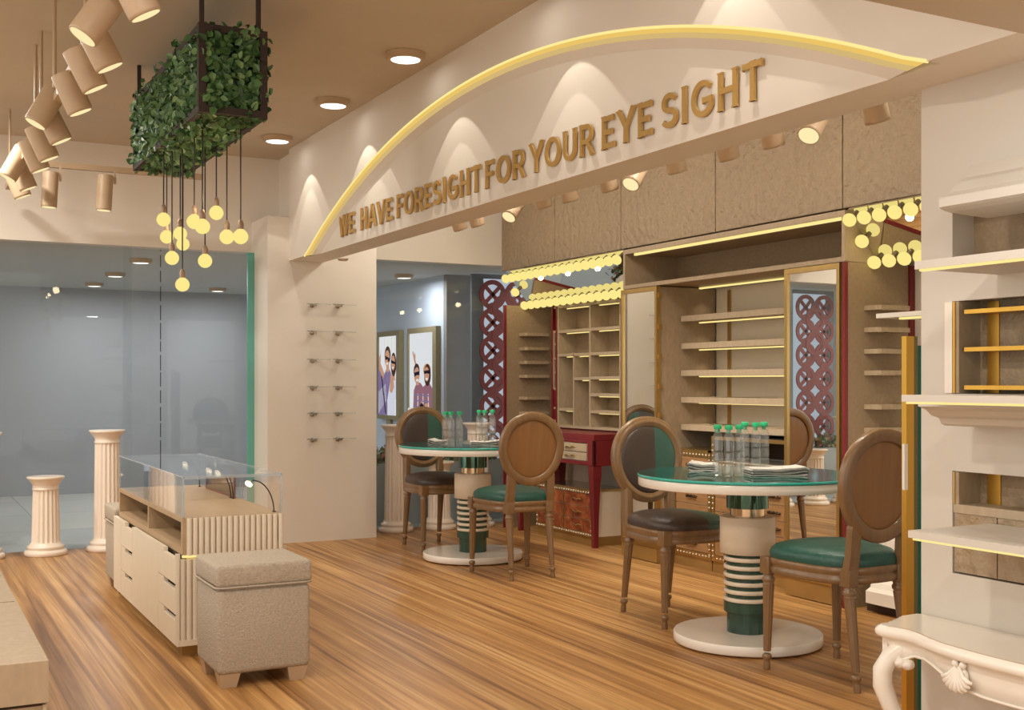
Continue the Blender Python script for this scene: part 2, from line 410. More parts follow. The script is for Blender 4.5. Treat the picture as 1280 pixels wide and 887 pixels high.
# front skin: above the arch
top = [(p[0], CEIL) for p in arch]
vf = [(XF, p[0], p[1]) for p in arch] + [(XF, p[0], p[1]) for p in top]
m_ = len(arch)
fr.add(vf, [(i, i + 1, m_ + i + 1, m_ + i) for i in range(m_ - 1)])
fr.quad((XF, Y1, ZB), (XF, ya, ZB), (XF, ya, CEIL), (XF, Y1, CEIL))
fr.quad((XF, yb, ZB), (XF, Y0, ZB), (XF, Y0, CEIL), (XF, yb, CEIL))
XR = XF + 0.055
# soffit of the recess
SPL = 0.07; hw2 = sqrt((AR - SPL) ** 2 - (ZB - AC) ** 2)
arch2 = []
for i in range(n + 1):
    y = AY + hw2 - 2 * hw2 * i / n
    arch2.append((y, AC + sqrt(max(0, (AR - SPL) ** 2 - (y - AY) ** 2))))
fr.add([(XF, p[0], p[1]) for p in arch] + [(XR - .0005, p[0], p[1]) for p in arch2], [(i, m_ + i, m_ + i + 1, i + 1) for i in range(m_ - 1)], 1, True)
# recess face and body
fr.box(XR, 2.72, Y0, Y1, ZB, CEIL)
fr.quad((XF, ya, ZB), (XF, Y1, ZB), (XR, Y1, ZB), (XR, ya, ZB)); fr.quad((XF, Y0, ZB), (XF, yb, ZB), (XR, yb, ZB), (XR, Y0, ZB))
fr.quad((XF, Y0, ZB), (XR, Y0, ZB), (XR, Y0, CEIL), (XF, Y0, CEIL)); fr.quad((XF, Y1, ZB), (XF, Y1, CEIL), (XR, Y1, CEIL), (XR, Y1, ZB))
struct('trim_1', fr, ['wall', 'wall'])
# low soffit over the entrance side
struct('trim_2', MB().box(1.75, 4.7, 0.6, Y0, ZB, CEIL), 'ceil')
# LED line following the arch edge
lp = MB()
pts = [Vector((XF, p[0], p[1])) for p in arch]
lp.sweep([p + Vector((0.004, 0, 0)) for p in pts], [(-0.005, -0.005), (0.005, -0.005), (0.005, 0.005), (-0.005, 0.005)], up=Vector((1, 0, 0)), smooth=False)
nr = len(pts)
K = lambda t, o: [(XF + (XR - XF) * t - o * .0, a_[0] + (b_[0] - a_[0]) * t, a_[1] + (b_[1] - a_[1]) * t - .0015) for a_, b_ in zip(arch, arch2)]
for t0, t1, mi in ((.02, .26, 1), (.26, .5, 2)):  # emissive ribbons paint the LED glow fading across the soffit
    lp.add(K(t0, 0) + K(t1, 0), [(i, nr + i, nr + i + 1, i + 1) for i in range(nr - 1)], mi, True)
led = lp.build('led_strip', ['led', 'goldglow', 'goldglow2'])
tag(led, 'glowing warm LED line with painted glow tracing the big arch on the white bulkhead', 'light strip')

# right wall with display openings (seen edge-on) -------------------
XRW = 2.69; YE = 2.46; YN = 2.345; YK = 0.9
rw = MB()
rw.box(XRW, XRW + 0.22, YN, YE, 0, ZB)
zb = [(0, 0.60), (0.895, 1.118), (1.385, 1.50), (1.655, ZB)]
for a, b_ in zb: rw.box(XRW, XRW + 0.06, YK, YN, a, b_)
rw.box(XRW, XRW + 0.22, 0.5, YK, 0, ZB)
struct('wall_side', rw, 'wallsat')
NXB = XRW + 0.09
nb = MB()
nb.box(NXB, NXB + 0.03, YK, YN + 0.02, 0.55, 1.70); struct('trim_3', nb, M['panelfine'])
# windows (glass panes)
g1 = MB(); g1.box(-3.0, 1.453, YG + 0.01, YG + 0.02, 0, 2.115); g1.box(1.40, x0 + 0.02, YG + 0.03, YG + 0.04, 0, 2.115)
struct('window_1', g1, 'glass')
te = struct('window_1_edge', MB().box(Yp(309, 400, 8.40).x, x0 - 0.001, 8.38, 8.41, 0, 2.105), 'teal')
te.name = 'trim_4'
sm = MB()
z = 0.0
random.seed(3)
while z < 2.1:
    h_ = random.uniform(0.05, 0.13); sm.box(1.648, 1.653, YG + 0.0, YG + 0.008, z, min(2.1, z + h_)); z += h_ + random.uniform(0.012, 0.03)
sm = struct('trim_5', sm, 'black')
struct('window_2', MB().box(3.131, 5.0, YG + 0.01, YG + 0.02, 0, 2.115), 'glass')

# ================================================================== lettering
SW = 0.036
def L_(ch):
    # strokes on a 1-high box; returns (width, list of polylines)
    arc = lambda cx, cy, rx, ry, a0, a1, k=14: [(cx + rx * cos(radians(a0 + (a1 - a0) * i / k)), cy + ry * sin(radians(a0 + (a1 - a0) * i / k))) for i in range(k + 1)]
    D = {
        'W': (1.15, [[(0.06, 1), (0.32, 0)], [(0.32, 0), (0.57, 1)], [(0.57, 1), (0.83, 0)], [(0.83, 0), (1.09, 1)]]),
        'E': (0.72, [[(0.14, 0), (0.14, 1)], [(0.14, 0.1), (0.68, 0.1)], [(0.14, 0.5), (0.56, 0.5)], [(0.14, 0.9), (0.66, 0.9)]]),
        'H': (0.86, [[(0.14, 0), (0.14, 1)], [(0.72, 0), (0.72, 1)], [(0.14, 0.5), (0.72, 0.5)]]),
        'A': (0.92, [[(0.06, 0), (0.46, 1)], [(0.46, 1), (0.86, 0)], [(0.2, 0.3), (0.72, 0.3)]]),
        'V': (0.90, [[(0.05, 1), (0.45, 0)], [(0.45, 0), (0.85, 1)]]),
        'F': (0.70, [[(0.14, 0), (0.14, 1)], [(0.14, 0.5), (0.56, 0.5)], [(0.14, 0.9), (0.66, 0.9)]]),
        'O': (0.98, [arc(0.49, 0.5, 0.39, 0.41, 0, 360, 32)]),
        'R': (0.84, [[(0.14, 0), (0.14, 1)], [(0.14, 0.9), (0.48, 0.9)] + arc(0.48, 0.67, 0.22, 0.23, 90, -90, 10) + [(0.14, 0.44)], [(0.46, 0.46), (0.76, 0)]]),
        'S': (0.74, [arc(0.37, 0.705, 0.26, 0.205, 25, 270, 16) + arc(0.37, 0.30, 0.28, 0.205, 90, -155, 16)]),
        'I': (0.34, [[(0.17, 0), (0.17, 1)]]),
        'G': (0.95, [arc(0.49, 0.5, 0.39, 0.41, 42, 325, 26) + [(0.83, 0.44)], [(0.52, 0.44), (0.87, 0.44)]]),
        'T': (0.78, [[(0.39, 0), (0.39, 1)], [(0.05, 0.9), (0.73, 0.9)]]),
        'Y': (0.86, [[(0.06, 1), (0.43, 0.45)], [(0.80, 1), (0.43, 0.45)], [(0.43, 0.5), (0.43, 0)]]),
        'U': (0.86, [[(0.14, 1), (0.14, 0.38)] + arc(0.43, 0.38, 0.29, 0.29, 180, 360, 14) + [(0.72, 1)]]),
    }
    return D[ch]
sign = thing('wall_sign', 'raised gold capital lettering under the arch on the white bulkhead', 'sign', (XR, AY, 2.085))
def stroke(mb, pl, wd, T, closed=False):
    n = len(pl)
    L, Rr = [], []
    for i in range(n):
        p = Vector(pl[i]).to_2d()
        a = Vector(pl[(i - 1) % n if closed else max(0, i - 1)]).to_2d(); b = Vector(pl[(i + 1) % n if closed else min(n - 1, i + 1)]).to_2d()
        t = (b - a).normalized(); nn = Vector((-t.y, t.x))
        L.append(p + nn * wd); Rr.append(p - nn * wd)
    for i in range(n if closed else n - 1):
        j = (i + 1) % n
        mb_poly(mb, [L[i], L[j], Rr[j], Rr[i]], T)
def mb_poly(mb, poly, T):
    m = len(poly)
    fr_ = [T(p, 0.028) for p in poly]; bk = [T(p, 0.0) for p in poly]
    mb.add(fr_ + bk, [list(range(m)), list(range(m, 2 * m))[::-1]] + [(i, m + i, m + (i + 1) % m, (i + 1) % m) for i in range(m)])
def letters(text, y_start, y_end, z0=2.086, hh=0.134):
    tot = sum(L_(c)[0] for c in text) + 0.12 * (len(text) - 1)
    sc = (y_start - y_end) / tot
    x = 0
    for c in text:
        wd, st = L_(c)
        mb = MB()
        kz = [0.0]
        def T(p, d): return (XR - 0.006 - kz[0] - d * 0.38, y_start - (x + p[0]) * sc, z0 + p[1] * hh)
        W = 0.074
        for pl in st:
            kz[0] += 0.0004
            cl = (c == 'O'); pl2 = pl[:-1] if cl else pl
            # diag strokes keep within cap height
            stroke(mb, pl2, W if not (c in 'WAVY') else 0.074, T, cl)
            if not cl:  # small copperplate serifs
                for q, r_ in ((pl[0], pl[1]), (pl[-1], pl[-2])):
                    if abs(q[1] - 0) < 0.02 or abs(q[1] - 1) < 0.02:
                        s_ = 0.05 if q[1] < 0.5 else -0.05; kz[0] += 0.0003
                        mb_poly(mb, [(q[0] - 0.115, q[1]), (q[0] + 0.115, q[1]), (q[0] + 0.08, q[1] + s_), (q[0] - 0.08, q[1] + s_)] if True else [], lambda p, d: T(p, d * 1.02))
                    elif abs(q[1] - r_[1]) < 0.02 and q[0] > 0.5 or (c == 'T' and abs(q[1] - 0.9) < .02):
                        mb_poly(mb, [(q[0] - 0.02, q[1] - 0.10), (q[0] + 0.02, q[1] - 0.10), (q[0] + 0.02, q[1] + 0.085), (q[0] - 0.02, q[1] + 0.085)], lambda p, d: T(p, d * 1.02))
        mb.build('letter', 'goldpaint', sign)
        x += wd + 0.12
Yx = lambda u, v: Xp(u, v, XR - 0.03).y
letters('WE', Yx(421, 280), Yx(440, 270)); letters('HAVE', Yx(447, 270), Yx(487, 260))
letters('FORESIGHT', Yx(492, 250), Yx(597, 220)); letters('FOR', Yx(602, 220), Yx(652, 200))
letters('YOUR', Yx(658, 200), Yx(738, 170)); letters('EYE', Yx(747, 170), Yx(811, 150)); letters('SIGHT', Yx(822, 140), Yx(949, 100))
# ================================================================== ceiling fittings
ORD = ['first', 'second', 'third', 'fourth', 'fifth', 'sixth', 'seventh', 'eighth', 'ninth', 'tenth', 'eleventh', 'twelfth']
def downlight(x, y, z, label, r=0.074, group='round downlights along the bulkhead'):
    t = thing('downlight', label, 'ceiling light', (x, y, z - 0.035), group=group)
    MB().lathe([(r + 0.002, z - 0.03), (r + 0.006, z - 0.035), (r + 0.024, z - 0.03), (r + 0.028, z - 0.001)], (x, y, 0), 40).build('trim_ring', 'lampbody', t)
    MB().lathe([(1e-5, z - 0.033), (r, z - 0.033), (r, z - 0.028)], (x, y, 0), 40).build('lens', 'downl', t)
DL = [7.67, 6.527, 5.421, 4.27, 3.15]
for i, y in enumerate(DL[:4]):
    downlight(2.27, y, CEIL, 'lit round ceiling downlight beside the bulkhead, ' + ORD[i] + ' from the front glass')
for y in DL: disk((2.27, y, CEIL - 0.04), DOWN, 0.07)
for x_, y_ in ((0.2, 2.2), (-1.2, 4.2), (-1.2, 6.4), (0.2, 0.4), (-1.2, 2.0), (0.15, 6.9), (-0.9, 7.5)):
    downlight(x_, y_, CEIL, 'added fill downlight over the entrance side, out of view', group='added fill downlights over the entrance'); disk((x_, y_, CEIL - 0.04), ENTR_FILL, 0.07)  # unseen lights added to fill the room
for i, y in enumerate([7.55, 6.461, 5.299, 4.16, 3.03]):
    spot((2.28, y, CEIL - 0.05), (2.28, y, 0), SCAL, radians(41.5), 0.07, (1, 0.92, 0.8), 0.004)
    spot((2.28, y, CEIL - 0.05), (2.28, y, 0), SCAL * 0.7, radians(31.0), 0.07, (1, 0.92, 0.8), 0.004)
for i, (u, v, y) in enumerate(((176, 323.5, 10.2), (144, 341, 11.2), (118, 353.5, 12.0), (272, 360, 12.3), (505, 343, 9.6))):
    p = Zp(u, v, 2.124) if i != 4 else Zp(u, v, 2.124)
    disk((p.x, p.y, 2.124 - .042), OUT, 0.055, (.98, .985, 1.0))
    downlight(p.x, p.y, 2.124, ['downlight on the outside ceiling, nearest of the left three', 'downlight on the outside ceiling, middle of the left three',
        'downlight on the outside ceiling, farthest of the left three', 'outside ceiling downlight right of and below the lowest hanging bulb',
        'outside ceiling downlight seen above the two posters'][i], 0.06, 'downlights outside the shop')
downlight(2.15, 1.55, ZB, 'added fill downlight, out of view, in the low soffit above the carved console', group='added soffit fill light'); disk((2.15, 1.55, ZB - 0.04), 5.0, 0.07)  # unseen light added to brighten the console top
p = Zp(427, 323.5, ZB)
dl = thing('spot_downlight', 'tiny recessed spotlight under the bulkhead at its far left end', 'ceiling light', (p.x + .01, p.y, ZB - 0.01))
MB().lathe([(0.03, ZB - 0.012), (0.04, ZB)], (p.x + .01, p.y, 0), 20).build('trim_ring', 'lampbody', dl)
MB().lathe([(1e-5, ZB - 0.011), (0.03, ZB - 0.011), (0.03, ZB - .002)], (p.x + .01, p.y, 0), 20).build('lens', 'lens', dl)

for y in (3.0, 4.5, 6.0, 7.4): point((3.3, y, 2.52), BAY_FILL, (1, 0.94, 0.84), 0.08)  # added fill lamps without fixtures, hidden behind the bulkhead
# track lights -------------------------------------------------------
XT = 0.62
tr = thing('lighting_track', 'long beige lighting track hung on thin rods from the ceiling at upper left', 'light track', (XT, 5.6, 2.50))
MB().box(XT - 0.018, XT + 0.018, 3.2, 8.1, 2.395, 2.43).build('rail', 'lampbody', tr)
for y in (7.652, 6.136, 5.885, 5.351, 4.6):
    MB().lathe([(0.008, 2.43), (0.008, CEIL)], (XT - 0.025 if y > 4.7 else XT, y, 0), 8).build('rod', 'lampbody', tr)
heads = [((103, 46), (143, -8)), ((182.5, 20), (155, -35)), ((138, 85), (112, 34)), ((120, 111.5), (94, 61)), ((101, 140.6), (79, 92)), ((44, 155), (70, 112)),
         ((77, 177), (56, 135)), ((62, 199), (43, 158)), ((51, 213), (34, 175)), ((9, 222), (30, 186)), ((36, 236), (20, 200)), ((29, 246), (14, 212))]
def head_parts(t, lo, hi, r, mount=None):
    lo, hi = Vector(lo), Vector(hi); ax = (lo - hi); Ln = ax.length; ax.normalize()
    R = Vector((0, 0, -1)).rotation_difference(ax).to_matrix()
    MB().lathe([(r * 0.96, 0), (r, -0.008), (r, -Ln + 0.012), (r * 0.97, -Ln), (r * 0.88, -Ln), (r * 0.86, -Ln + 0.004)], hi, 28, R=R).build('housing', 'lampbody', t)
    MB().lathe([(1e-5, -Ln - 0.0005), (r * 0.875, -Ln - 0.0005), (r * 0.875, -Ln + 0.003)], hi, 28, R=R).build('lens', 'lens', t)
    if mount is not None:
        mount = Vector(mount); mid = hi + ax * (Ln * 0.35)
        d_ = (mount - mid); 
        MB().sweep([mount, mid + Vector((0, 0, 0.02)) + d_ * 0.35, mid], [(-.006, -.012), (.006, -.012), (.006, .012), (-.006, .012)], smooth=False).build('bracket', 'lampbody', t)
hl = sorted(range(12), key=lambda i: Xp((heads[i][0][0] + heads[i][1][0]) / 2, (heads[i][0][1] + heads[i][1][1]) / 2, XT).y)
for n_, i in enumerate(hl):
    a, b = heads[i]; y = Xp((a[0] + b[0]) / 2, (a[1] + b[1]) / 2, XT - (0.045 if a[0] < b[0] else 0)).y
    lo, hi = Yp(a[0], a[1], y), Yp(b[0], b[1], y)
    side = 'left' if lo.x < hi.x else 'right'
    t = thing('track_spotlight', 'beige cylinder spotlight tilted %s, %s from the near end of the long track' % (side, ORD[n_]), 'spotlight', hi, group='spotlights on the long ceiling track')
    head_parts(t, lo, hi, 0.051, (XT, y, 2.394))
    d = (lo - hi).normalized()
    spot(lo + d * 0.01, lo + d * 2, HEAD, radians(55), 1.0, (1, 0.92, 0.78), 0.03)
YT = 7.6
tr = thing('lighting_track', 'short beige track running beside the front wall behind the hanging planter', 'light track', (1.0, YT, 2.5))
a, b = Yp(20, 204, YT), Yp(200, 217, YT)
MB().box(0.62, 1.75, YT - 0.018, YT + 0.018, 2.475, 2.51).build('rail', 'lampbody', tr)
MB().lathe([(0.007, 2.51), (0.007, CEIL)], (0.75, YT, 0), 8).build('rod', 'lampbody', tr)
MB().lathe([(0.007, 2.51), (0.007, CEIL)], (1.6, YT, 0), 8).build('rod', 'lampbody', tr)
for k, (u0, u1, v0, v1) in enumerate(((63.5, 61, 215, 259), (132, 129.5, 219, 263))):
    hi, lo = Yp(u0, v0, YT - 0.06), Yp(u1, v1, YT - 0.06)
    t = thing('track_spotlight', 'straight hanging beige spotlight, ' + ('left' if k == 0 else 'right') + ' one of two on the short track', 'spotlight', hi, group='pair of spotlights on the short track')
    head_parts(t, lo, hi, 0.047)
    MB().box(hi.x + 0.05, hi.x + 0.062, YT - 0.07, YT - 0.05, hi.z - 0.05, 2.475).build('bracket', 'lampbody', t)
    spot(lo, lo + Vector((0, 0.1, -2)), HEAD, radians(50), 1.0, (1, 0.92, 0.78), 0.03)
# spotlights under the ceiling behind the bulkhead --------------------
XH = 3.2
tr = thing('lighting_track', 'beige track behind the bulkhead carrying the row of spotlights over the tables', 'light track', (XH, 5, 2.36))
MB().box(XH - 0.018, XH + 0.018, 2.7, 7.2, 2.36, 2.395).build('rail', 'lampbody', tr)
for y in (3.0, 4.6, 6.6): MB().lathe([(0.008, 2.395), (0.008, CEIL)], (XH, y, 0), 8).build('rod', 'lampbody', tr)
fh = [(576, 287, 0), (598, 282, 0), (632, 271, 1), (681, 259, 0), (714, 251, 0), (763, 238, 0), (784, 230, 1), (847, 215, 0), (912, 199, 0), (968, 183, 0), (1006, 169, 1), (1097, 152, 0)]
for k, (u, v, lit) in enumerate(fh):
    lo = Xp(u, v, XH)
    dr = Vector((0.42, 0.12, -1)) if not lit else Vector((-0.62, -0.25, -0.80))
    dr.normalize()
    if lit: lo = lo + Vector((0.02, 0, 0.0))
    hi = lo - dr * 0.2
    t = thing('track_spotlight', '%sspotlight behind the bulkhead, %s from the left in its row' % ('lit-faced ' if lit else '', ORD[k]), 'spotlight', hi, group='spotlights behind the bulkhead')
    head_parts(t, lo, hi, 0.047, (XH, lo.y, 2.359))
    spot(lo + dr * 0.01, lo + dr * 2, HEAD2 * (0.5 if lit else 1.0), radians(50), 1.0, (1, 0.92, 0.78), 0.03)

# ================================================================== hanging planter with ivy
px0, px1, py0, py1, pz0, pz1 = 1.115, 1.375, 4.86, 6.36, 2.295, 2.635
pl = thing('hanging_planter', 'long black frame planter box full of green ivy hung from the ceiling', 'planter', ((px0 + px1) / 2, (py0 + py1) / 2, pz0))
fb = MB(); e = 0.016; e2 = 0.0148
for x in (px0, px1):
    for y in (py0, py1): fb.box(x - e, x + e, y - e, y + e, pz0 - e, pz1 + e)
    for z in (pz0, pz1): fb.box(x - e2, x + e2, py0 + e2, py1 - e2, z - e2, z + e2)
for y in (py0, py1):
    for z in (pz0, pz1): fb.box(px0 + e2, px1 - e2, y - e2, y + e2, z - e2, z + e2)
fb.build('frame', 'black', pl)
for x in (px0 + 0.0, px1 - 0.02):
    for y in (py0 + 0.0, py1 - 0.08): MB().box(x - 0.009, x + 0.009, y - 0.009, y + 0.009, pz1, CEIL).build('hanging_rod', 'black', pl)
random.seed(11)
lf = MB()
def leaf(mb, p, nrm, size):
    nrm = nrm.normalized(); t = nrm.cross(Vector((random.uniform(-1, 1), random.uniform(-1, 1), random.uniform(-1, 1))))
    if t.length < 1e-3: t = Vector((1, 0, 0))
    t.normalize(); s = nrm.cross(t)
    L, W = size, size * 0.36
    v = [p, p + t * L * 0.35 + s * W + nrm * W * 0.35, p + t * L * 0.75 + s * W * 0.7 + nrm * W * 0.25, p + t * L, p + t * L * 0.75 - s * W * 0.7 + nrm * W * 0.25, p + t * L * 0.35 - s * W + nrm * W * 0.35, p + t * L * 0.5]
    mb.add(v, [(0, 6, 1), (1, 6, 2), (2, 6, 3), (3, 6, 4), (4, 6, 5), (5, 6, 0)])
cen = Vector(((px0 + px1) / 2, 0, (pz0 + pz1) / 2))
for k in range(5200):
    f_ = random.random()
    y = random.uniform(py0 - 0.0, py1)
    x = random.uniform(px0, px1); z = random.uniform(pz0, pz1)
    q = random.random()
    if q < 0.30: x = px0 - random.uniform(-0.03, 0.024); nn = Vector((-1, -0.7, 0.25))
    elif q < 0.50: x = px1 + random.uniform(-0.02, 0.03); nn = Vector((1, 0, 0.2))
    elif q < 0.68: z = pz0 - random.uniform(-0.03, 0.026); nn = Vector((0, -0.5, -1))
    elif q < 0.84: z = pz1 + random.uniform(-0.03, 0.04); nn = Vector((0, 0, 1))
    elif q < 0.95: y = py0 - random.uniform(-0.03, 0.02); nn = Vector((0, -1, 0.25))
    else: y = py1 + random.uniform(-0.02, 0.03); nn = Vector((0, 1, 0.2))
    # softly rounded, uneven silhouette
    nn = nn + Vector((random.gauss(0, .45), random.gauss(0, .45), random.gauss(0, .45)))
    leaf(lf, Vector((x, y, z)), nn, random.uniform(0.030, 0.048))
for k in range(14):   # trailing sprigs
    x, y, z = random.choice([px0, px1]), random.uniform(py0, py1), pz1 if random.random() < .5 else pz0
    for j in range(7):
        leaf(lf, Vector((x + random.gauss(0, .012), y + random.gauss(0, .012), z + (0.012 * j if z == pz1 else -0.006 * j))), Vector((random.gauss(0, 1), random.gauss(0, 1), .3)), 0.035)
lf.build('ivy_foliage', 'leaf', pl)
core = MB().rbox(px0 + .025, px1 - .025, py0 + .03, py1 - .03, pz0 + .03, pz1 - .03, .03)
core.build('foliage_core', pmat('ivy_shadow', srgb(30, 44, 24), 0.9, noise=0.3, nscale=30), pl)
# pendants
PB = [(204.5, 274.4, 1.145, 'leftmost of the upper bulbs'), (208.4, 296, 1.2, 'just under the leftmost bulb'), (225.3, 292, 1.24, 'left of centre in the middle clump'), (215, 322.4, 1.17, 'low on the left side'),
      (228.7, 305, 1.30, 'lowest in the middle clump'), (242.8, 277, 1.18, 'left of the close pair at centre'), (253, 283, 1.19, 'right of the close pair at centre'.replace('right of', 'lower of')),
      (256.3, 326, 1.30, 'second lowest of all'), (270.4, 266, 1.33, 'highest of all'), (283.6, 296, 1.34, 'left of the rightmost pair'), (300.8, 295.6, 1.345, 'rightmost of all'), (228, 355.6, 1.20, 'lowest of all')]
for u, v, x, wh in PB:
    c = Xp(u, v, x)
    t = thing('pendant_light', 'glowing globe bulb hanging from the ivy planter, ' + wh, 'pendant light', (c.x, c.y, c.z), group='bulbs hanging from the ivy planter')
    MB().lathe([(0.0032, c.z + 0.07), (0.0032, pz0 - 0.008)], (c.x, c.y, 0), 8).build('cord', 'cord', t)
    MB().lathe([(0.013, c.z + 0.026), (0.0135, c.z + 0.03), (0.0135, c.z + 0.06), (0.011, c.z + 0.064), (0.008, c.z + 0.072), (0.003, c.z + 0.076)], (c.x, c.y, 0), 16).build('socket', 'socket', t)
    b_ = MB()
    prof = [(1e-5, -0.0335)] + [(0.0335 * sin(pi * j / 14), -0.0335 * cos(pi * j / 14)) for j in range(1, 12)] + [(0.014, 0.031), (0.0125, 0.036)]
    b_.lathe([(r, c.z + z) for r, z in prof], (c.x, c.y, 0), 24).build('bulb', 'bulb', t)
for y in (5.2, 5.9): point((1.24, y, 1.98), PEND, (1, 0.8, 0.48), 0.03)

# ================================================================== overhead panels above the cabinets
XU = 4.40; ZU = 2.07
ys = [YG, 7.588, 6.675, 5.631, 4.556, 3.55, 2.5]
for k in range(6):
    t = thing('wall_cupboard', 'textured taupe overhead cupboard above the cabinets, ' + ORD[k] + ' from the front glass', 'cupboard', (XU, (ys[k] + ys[k + 1]) / 2, ZU), group='taupe overhead cupboards')
    MB().box(XU, XU + .02, ys[k + 1] + 0.0035, ys[k] - 0.0035, ZU, CEIL - 0.002).build('door', 'panel', t, bevel=0.003)
    MB().box(XU + .021, XB, ys[k + 1] + 0.001, ys[k] - 0.001, ZU + .004, CEIL - 0.002).build('carcass', 'dark', t)

# ================================================================== cabinet row (x front = 4.25)
XC = 4.25; ZC = 1.765
# open overhead box ---------------------------------------------------
t = thing('overhead_cabinet', 'long open taupe overhead shelf box with LED line above the display niche', 'cabinet', (XC, 5.4, ZC))
y0, y1 = 4.384, 6.418
b_ = MB(); b_.box(XC, XB - .02, y0, y1, 2.0, 2.03); b_.box(XC, XB - .02, y0, y1, ZC + 0.003, ZC + 0.028); b_.box(XC, XB - .02, y0, y0 + 0.022, ZC + .028, 2.0); b_.box(XC, XB - .02, y1 - 0.022, y1, ZC + .028, 2.0)
b_.build('carcass', 'laminate', t)
MB().box(XB - 0.05, XB - 0.03, y0 + .022, y1 - .022, ZC + .028, 2.0).build('back_panel', 'panelfine', t)
MB().box(XC + 0.012, XC + 0.03, y0 + 0.03, y1 - 0.11, 1.984, 1.999).build('led_strip', 'led', t)
# mirror doors ----------------------------------------------------------
def mdoor(ya, yb, label, rot=0.0):
    yc = (ya + yb) / 2
    t = thing('mirror_cabinet', label, 'cabinet', (XC, yc, 0))
    b_ = MB(); fw = 0.022
    b_.box(XC - 0.012, XC + 0.02, ya, ya + fw, 0.10, ZC - 0.002); b_.box(XC - 0.012, XC + 0.02, yb - fw, yb, 0.10, ZC - 0.002); b_.box(XC - 0.012, XC + 0.02, ya + fw, yb - fw, ZC - 0.03, ZC - 0.002); b_.box(XC - 0.012, XC + 0.02, ya + fw, yb - fw, 0.10, 0.128)
    b_.build('door_frame', 'gold', t)
    MB().box(XC - 0.002, XC + 0.01, ya + fw, yb - fw, 0.128, ZC - 0.03).build('mirror', 'mirror', t)
    MB().box(XC - 0.006, XB - 0.05, ya + 0.005, yb, 0.005, 0.098).build('plinth', 'brass', t)
    MB().box(XC + 0.02, XB - 0.02, ya + 0.008, yb - 0.002, 0.10, ZC - 0.004).build('carcass', 'laminate', t)
    return t
md = mdoor(4.41, 4.825, 'tall gold-framed mirror cabinet right of the display niche reflecting a lattice')
m1 = mdoor(6.02, 6.428, 'tall gold-framed mirror cabinet left of the display niche beside the red desk')
# brass bits imitating LED glints along the edge of the left door
cl = MB()
for z in (1.69, 1.49, 1.30, 1.11, 0.93): cl.box(XC + 0.0, XC + 0.03, 6.012, 6.02, z, z + 0.03)
cl.build('edge_glint', 'brass', m1)
# fins with small shelves -------------------------------------------------
def fin(y, label, red_right=False):
    t = thing('display_fin', label, 'display panel', (XC + .24, y, 0))
    MB().box(XC + 0.012, XB - 0.002, y, y + 0.03, 0.0, ZC).build('panel', 'panelfine', t)
    MB().box(XC - 0.010, XC + 0.012, y - 0.003, y + 0.016, 0.0, ZC).build('edge_strip', 'red', t)
    MB().box(XB - 0.04, XB - 0.004, y - 0.012, y, 0.1, ZC).build('corner_strip', 'red', t)
    for z in (1.533, 1.42, 1.31, 1.2, 1.026, 0.907):
        b_ = MB(); b_.prism([(4.375, y), (4.385, y - 0.085), (4.40, y - 0.095), (4.60, y - 0.095), (4.625, y)], z - 0.012, z + 0.012).build('shelf', 'laminate', t)
    return t
f1 = fin(8.11, 'taupe side panel with six small shelves and red front edge, by the front glass')
f2 = fin(4.376, 'taupe side panel with six small shelves right of the lattice mirror')
# display niche shelves --------------------------------------------------
YA, YB = 4.83, 6.015
t = thing('shelving_unit', 'cream-backed display niche with five LED-lit shelves between two mirror cabinets', 'shelves', (4.5, 5.4, 0))
MB().box(XB - 0.02, XB - 0.004, YA, YB, 0.84, ZC).build('back_panel', 'cream', t)
MB().box(XB - 0.028, XB - 0.019, 5.862, 5.892, 0.84, ZC - 0.02).build('gold_strip', 'gold', t)
for z in (1.558, 1.383, 1.211, 1.040, 0.866):
    b_ = MB().box(4.426, XB - 0.03, YA, YB, z - 0.018, z + 0.018).build('shelf', 'lamlight', t)
    if z > 0.9: MB().box(4.56, 4.576, YA, YB - 0.012, z - 0.026, z - 0.018).build('led_strip', 'led', t)
MB().box(4.56, 4.576, YA, YB - 0.012, ZC - 0.012, ZC - 0.002).build('led_strip', 'led', t)
for z in (1.74, 1.53, 1.355, 1.183, 1.013):
    for y in (5.95, 5.3): spot((4.6, y, z - 0.01), (4.63, y + 0.02, 0), 0.35, radians(50), 0.6, (1, 0.85, 0.6), 0.01)
# left shelf unit over the red desk -----------------------------------------
XS = 4.55; yl, yr = 7.80, 6.90; zt, zb_ = 1.752, 0.80
t = thing('shelving_unit', 'taupe pigeonhole shelf unit with red frame and lit shelves above the red desk', 'shelves', (XS, 7.4, zb_))
b_ = MB(); e = 0.010
b_.box(XS - .004, XS + .03, yl, yl + 0.02, zb_ + .003, zt + .02); b_.box(XS - .004, XS + .03, yr - 0.02, yr, zb_ + .003, zt + .02); b_.box(XS - .004, XS + .03, yr, yl, zt, zt + .02)
b_.box(XS, XB - .02, yl + .075, yl + 0.095, zb_ + .003, zt + .02); b_.box(XS + .03, XB - .02, yr - .42, yr - .40, zb_ + .003, zt + .02)
b_.build('red_frame', 'red', t)
MB().box(XB - 0.022, XB - 0.006, yr - .42, yl + .09, zb_ + .003, zt).build('back_panel', 'panelfine', t)
cells = MB()
for z in (1.74, 1.55, 1.45, 1.34, 1.23, 1.10, .95, .85): cells.box(XS + 0.01, XB - .03, yl + 0.02, yl + 0.075, z - .008, z + .008)
cells.box(XS + .004, XS + .02, yl + .02, yl + .03, 1.1, 1.56).box(XS + .004, XS + .02, yl + .064, yl + .074, 1.1, 1.56)
cells.build('side_shelf', 'lamlight', t)
MB().box(XS + .012, XB - .03, yl + .02, yl + .075, zb_, 1.10).build('side_panel', 'red', t)
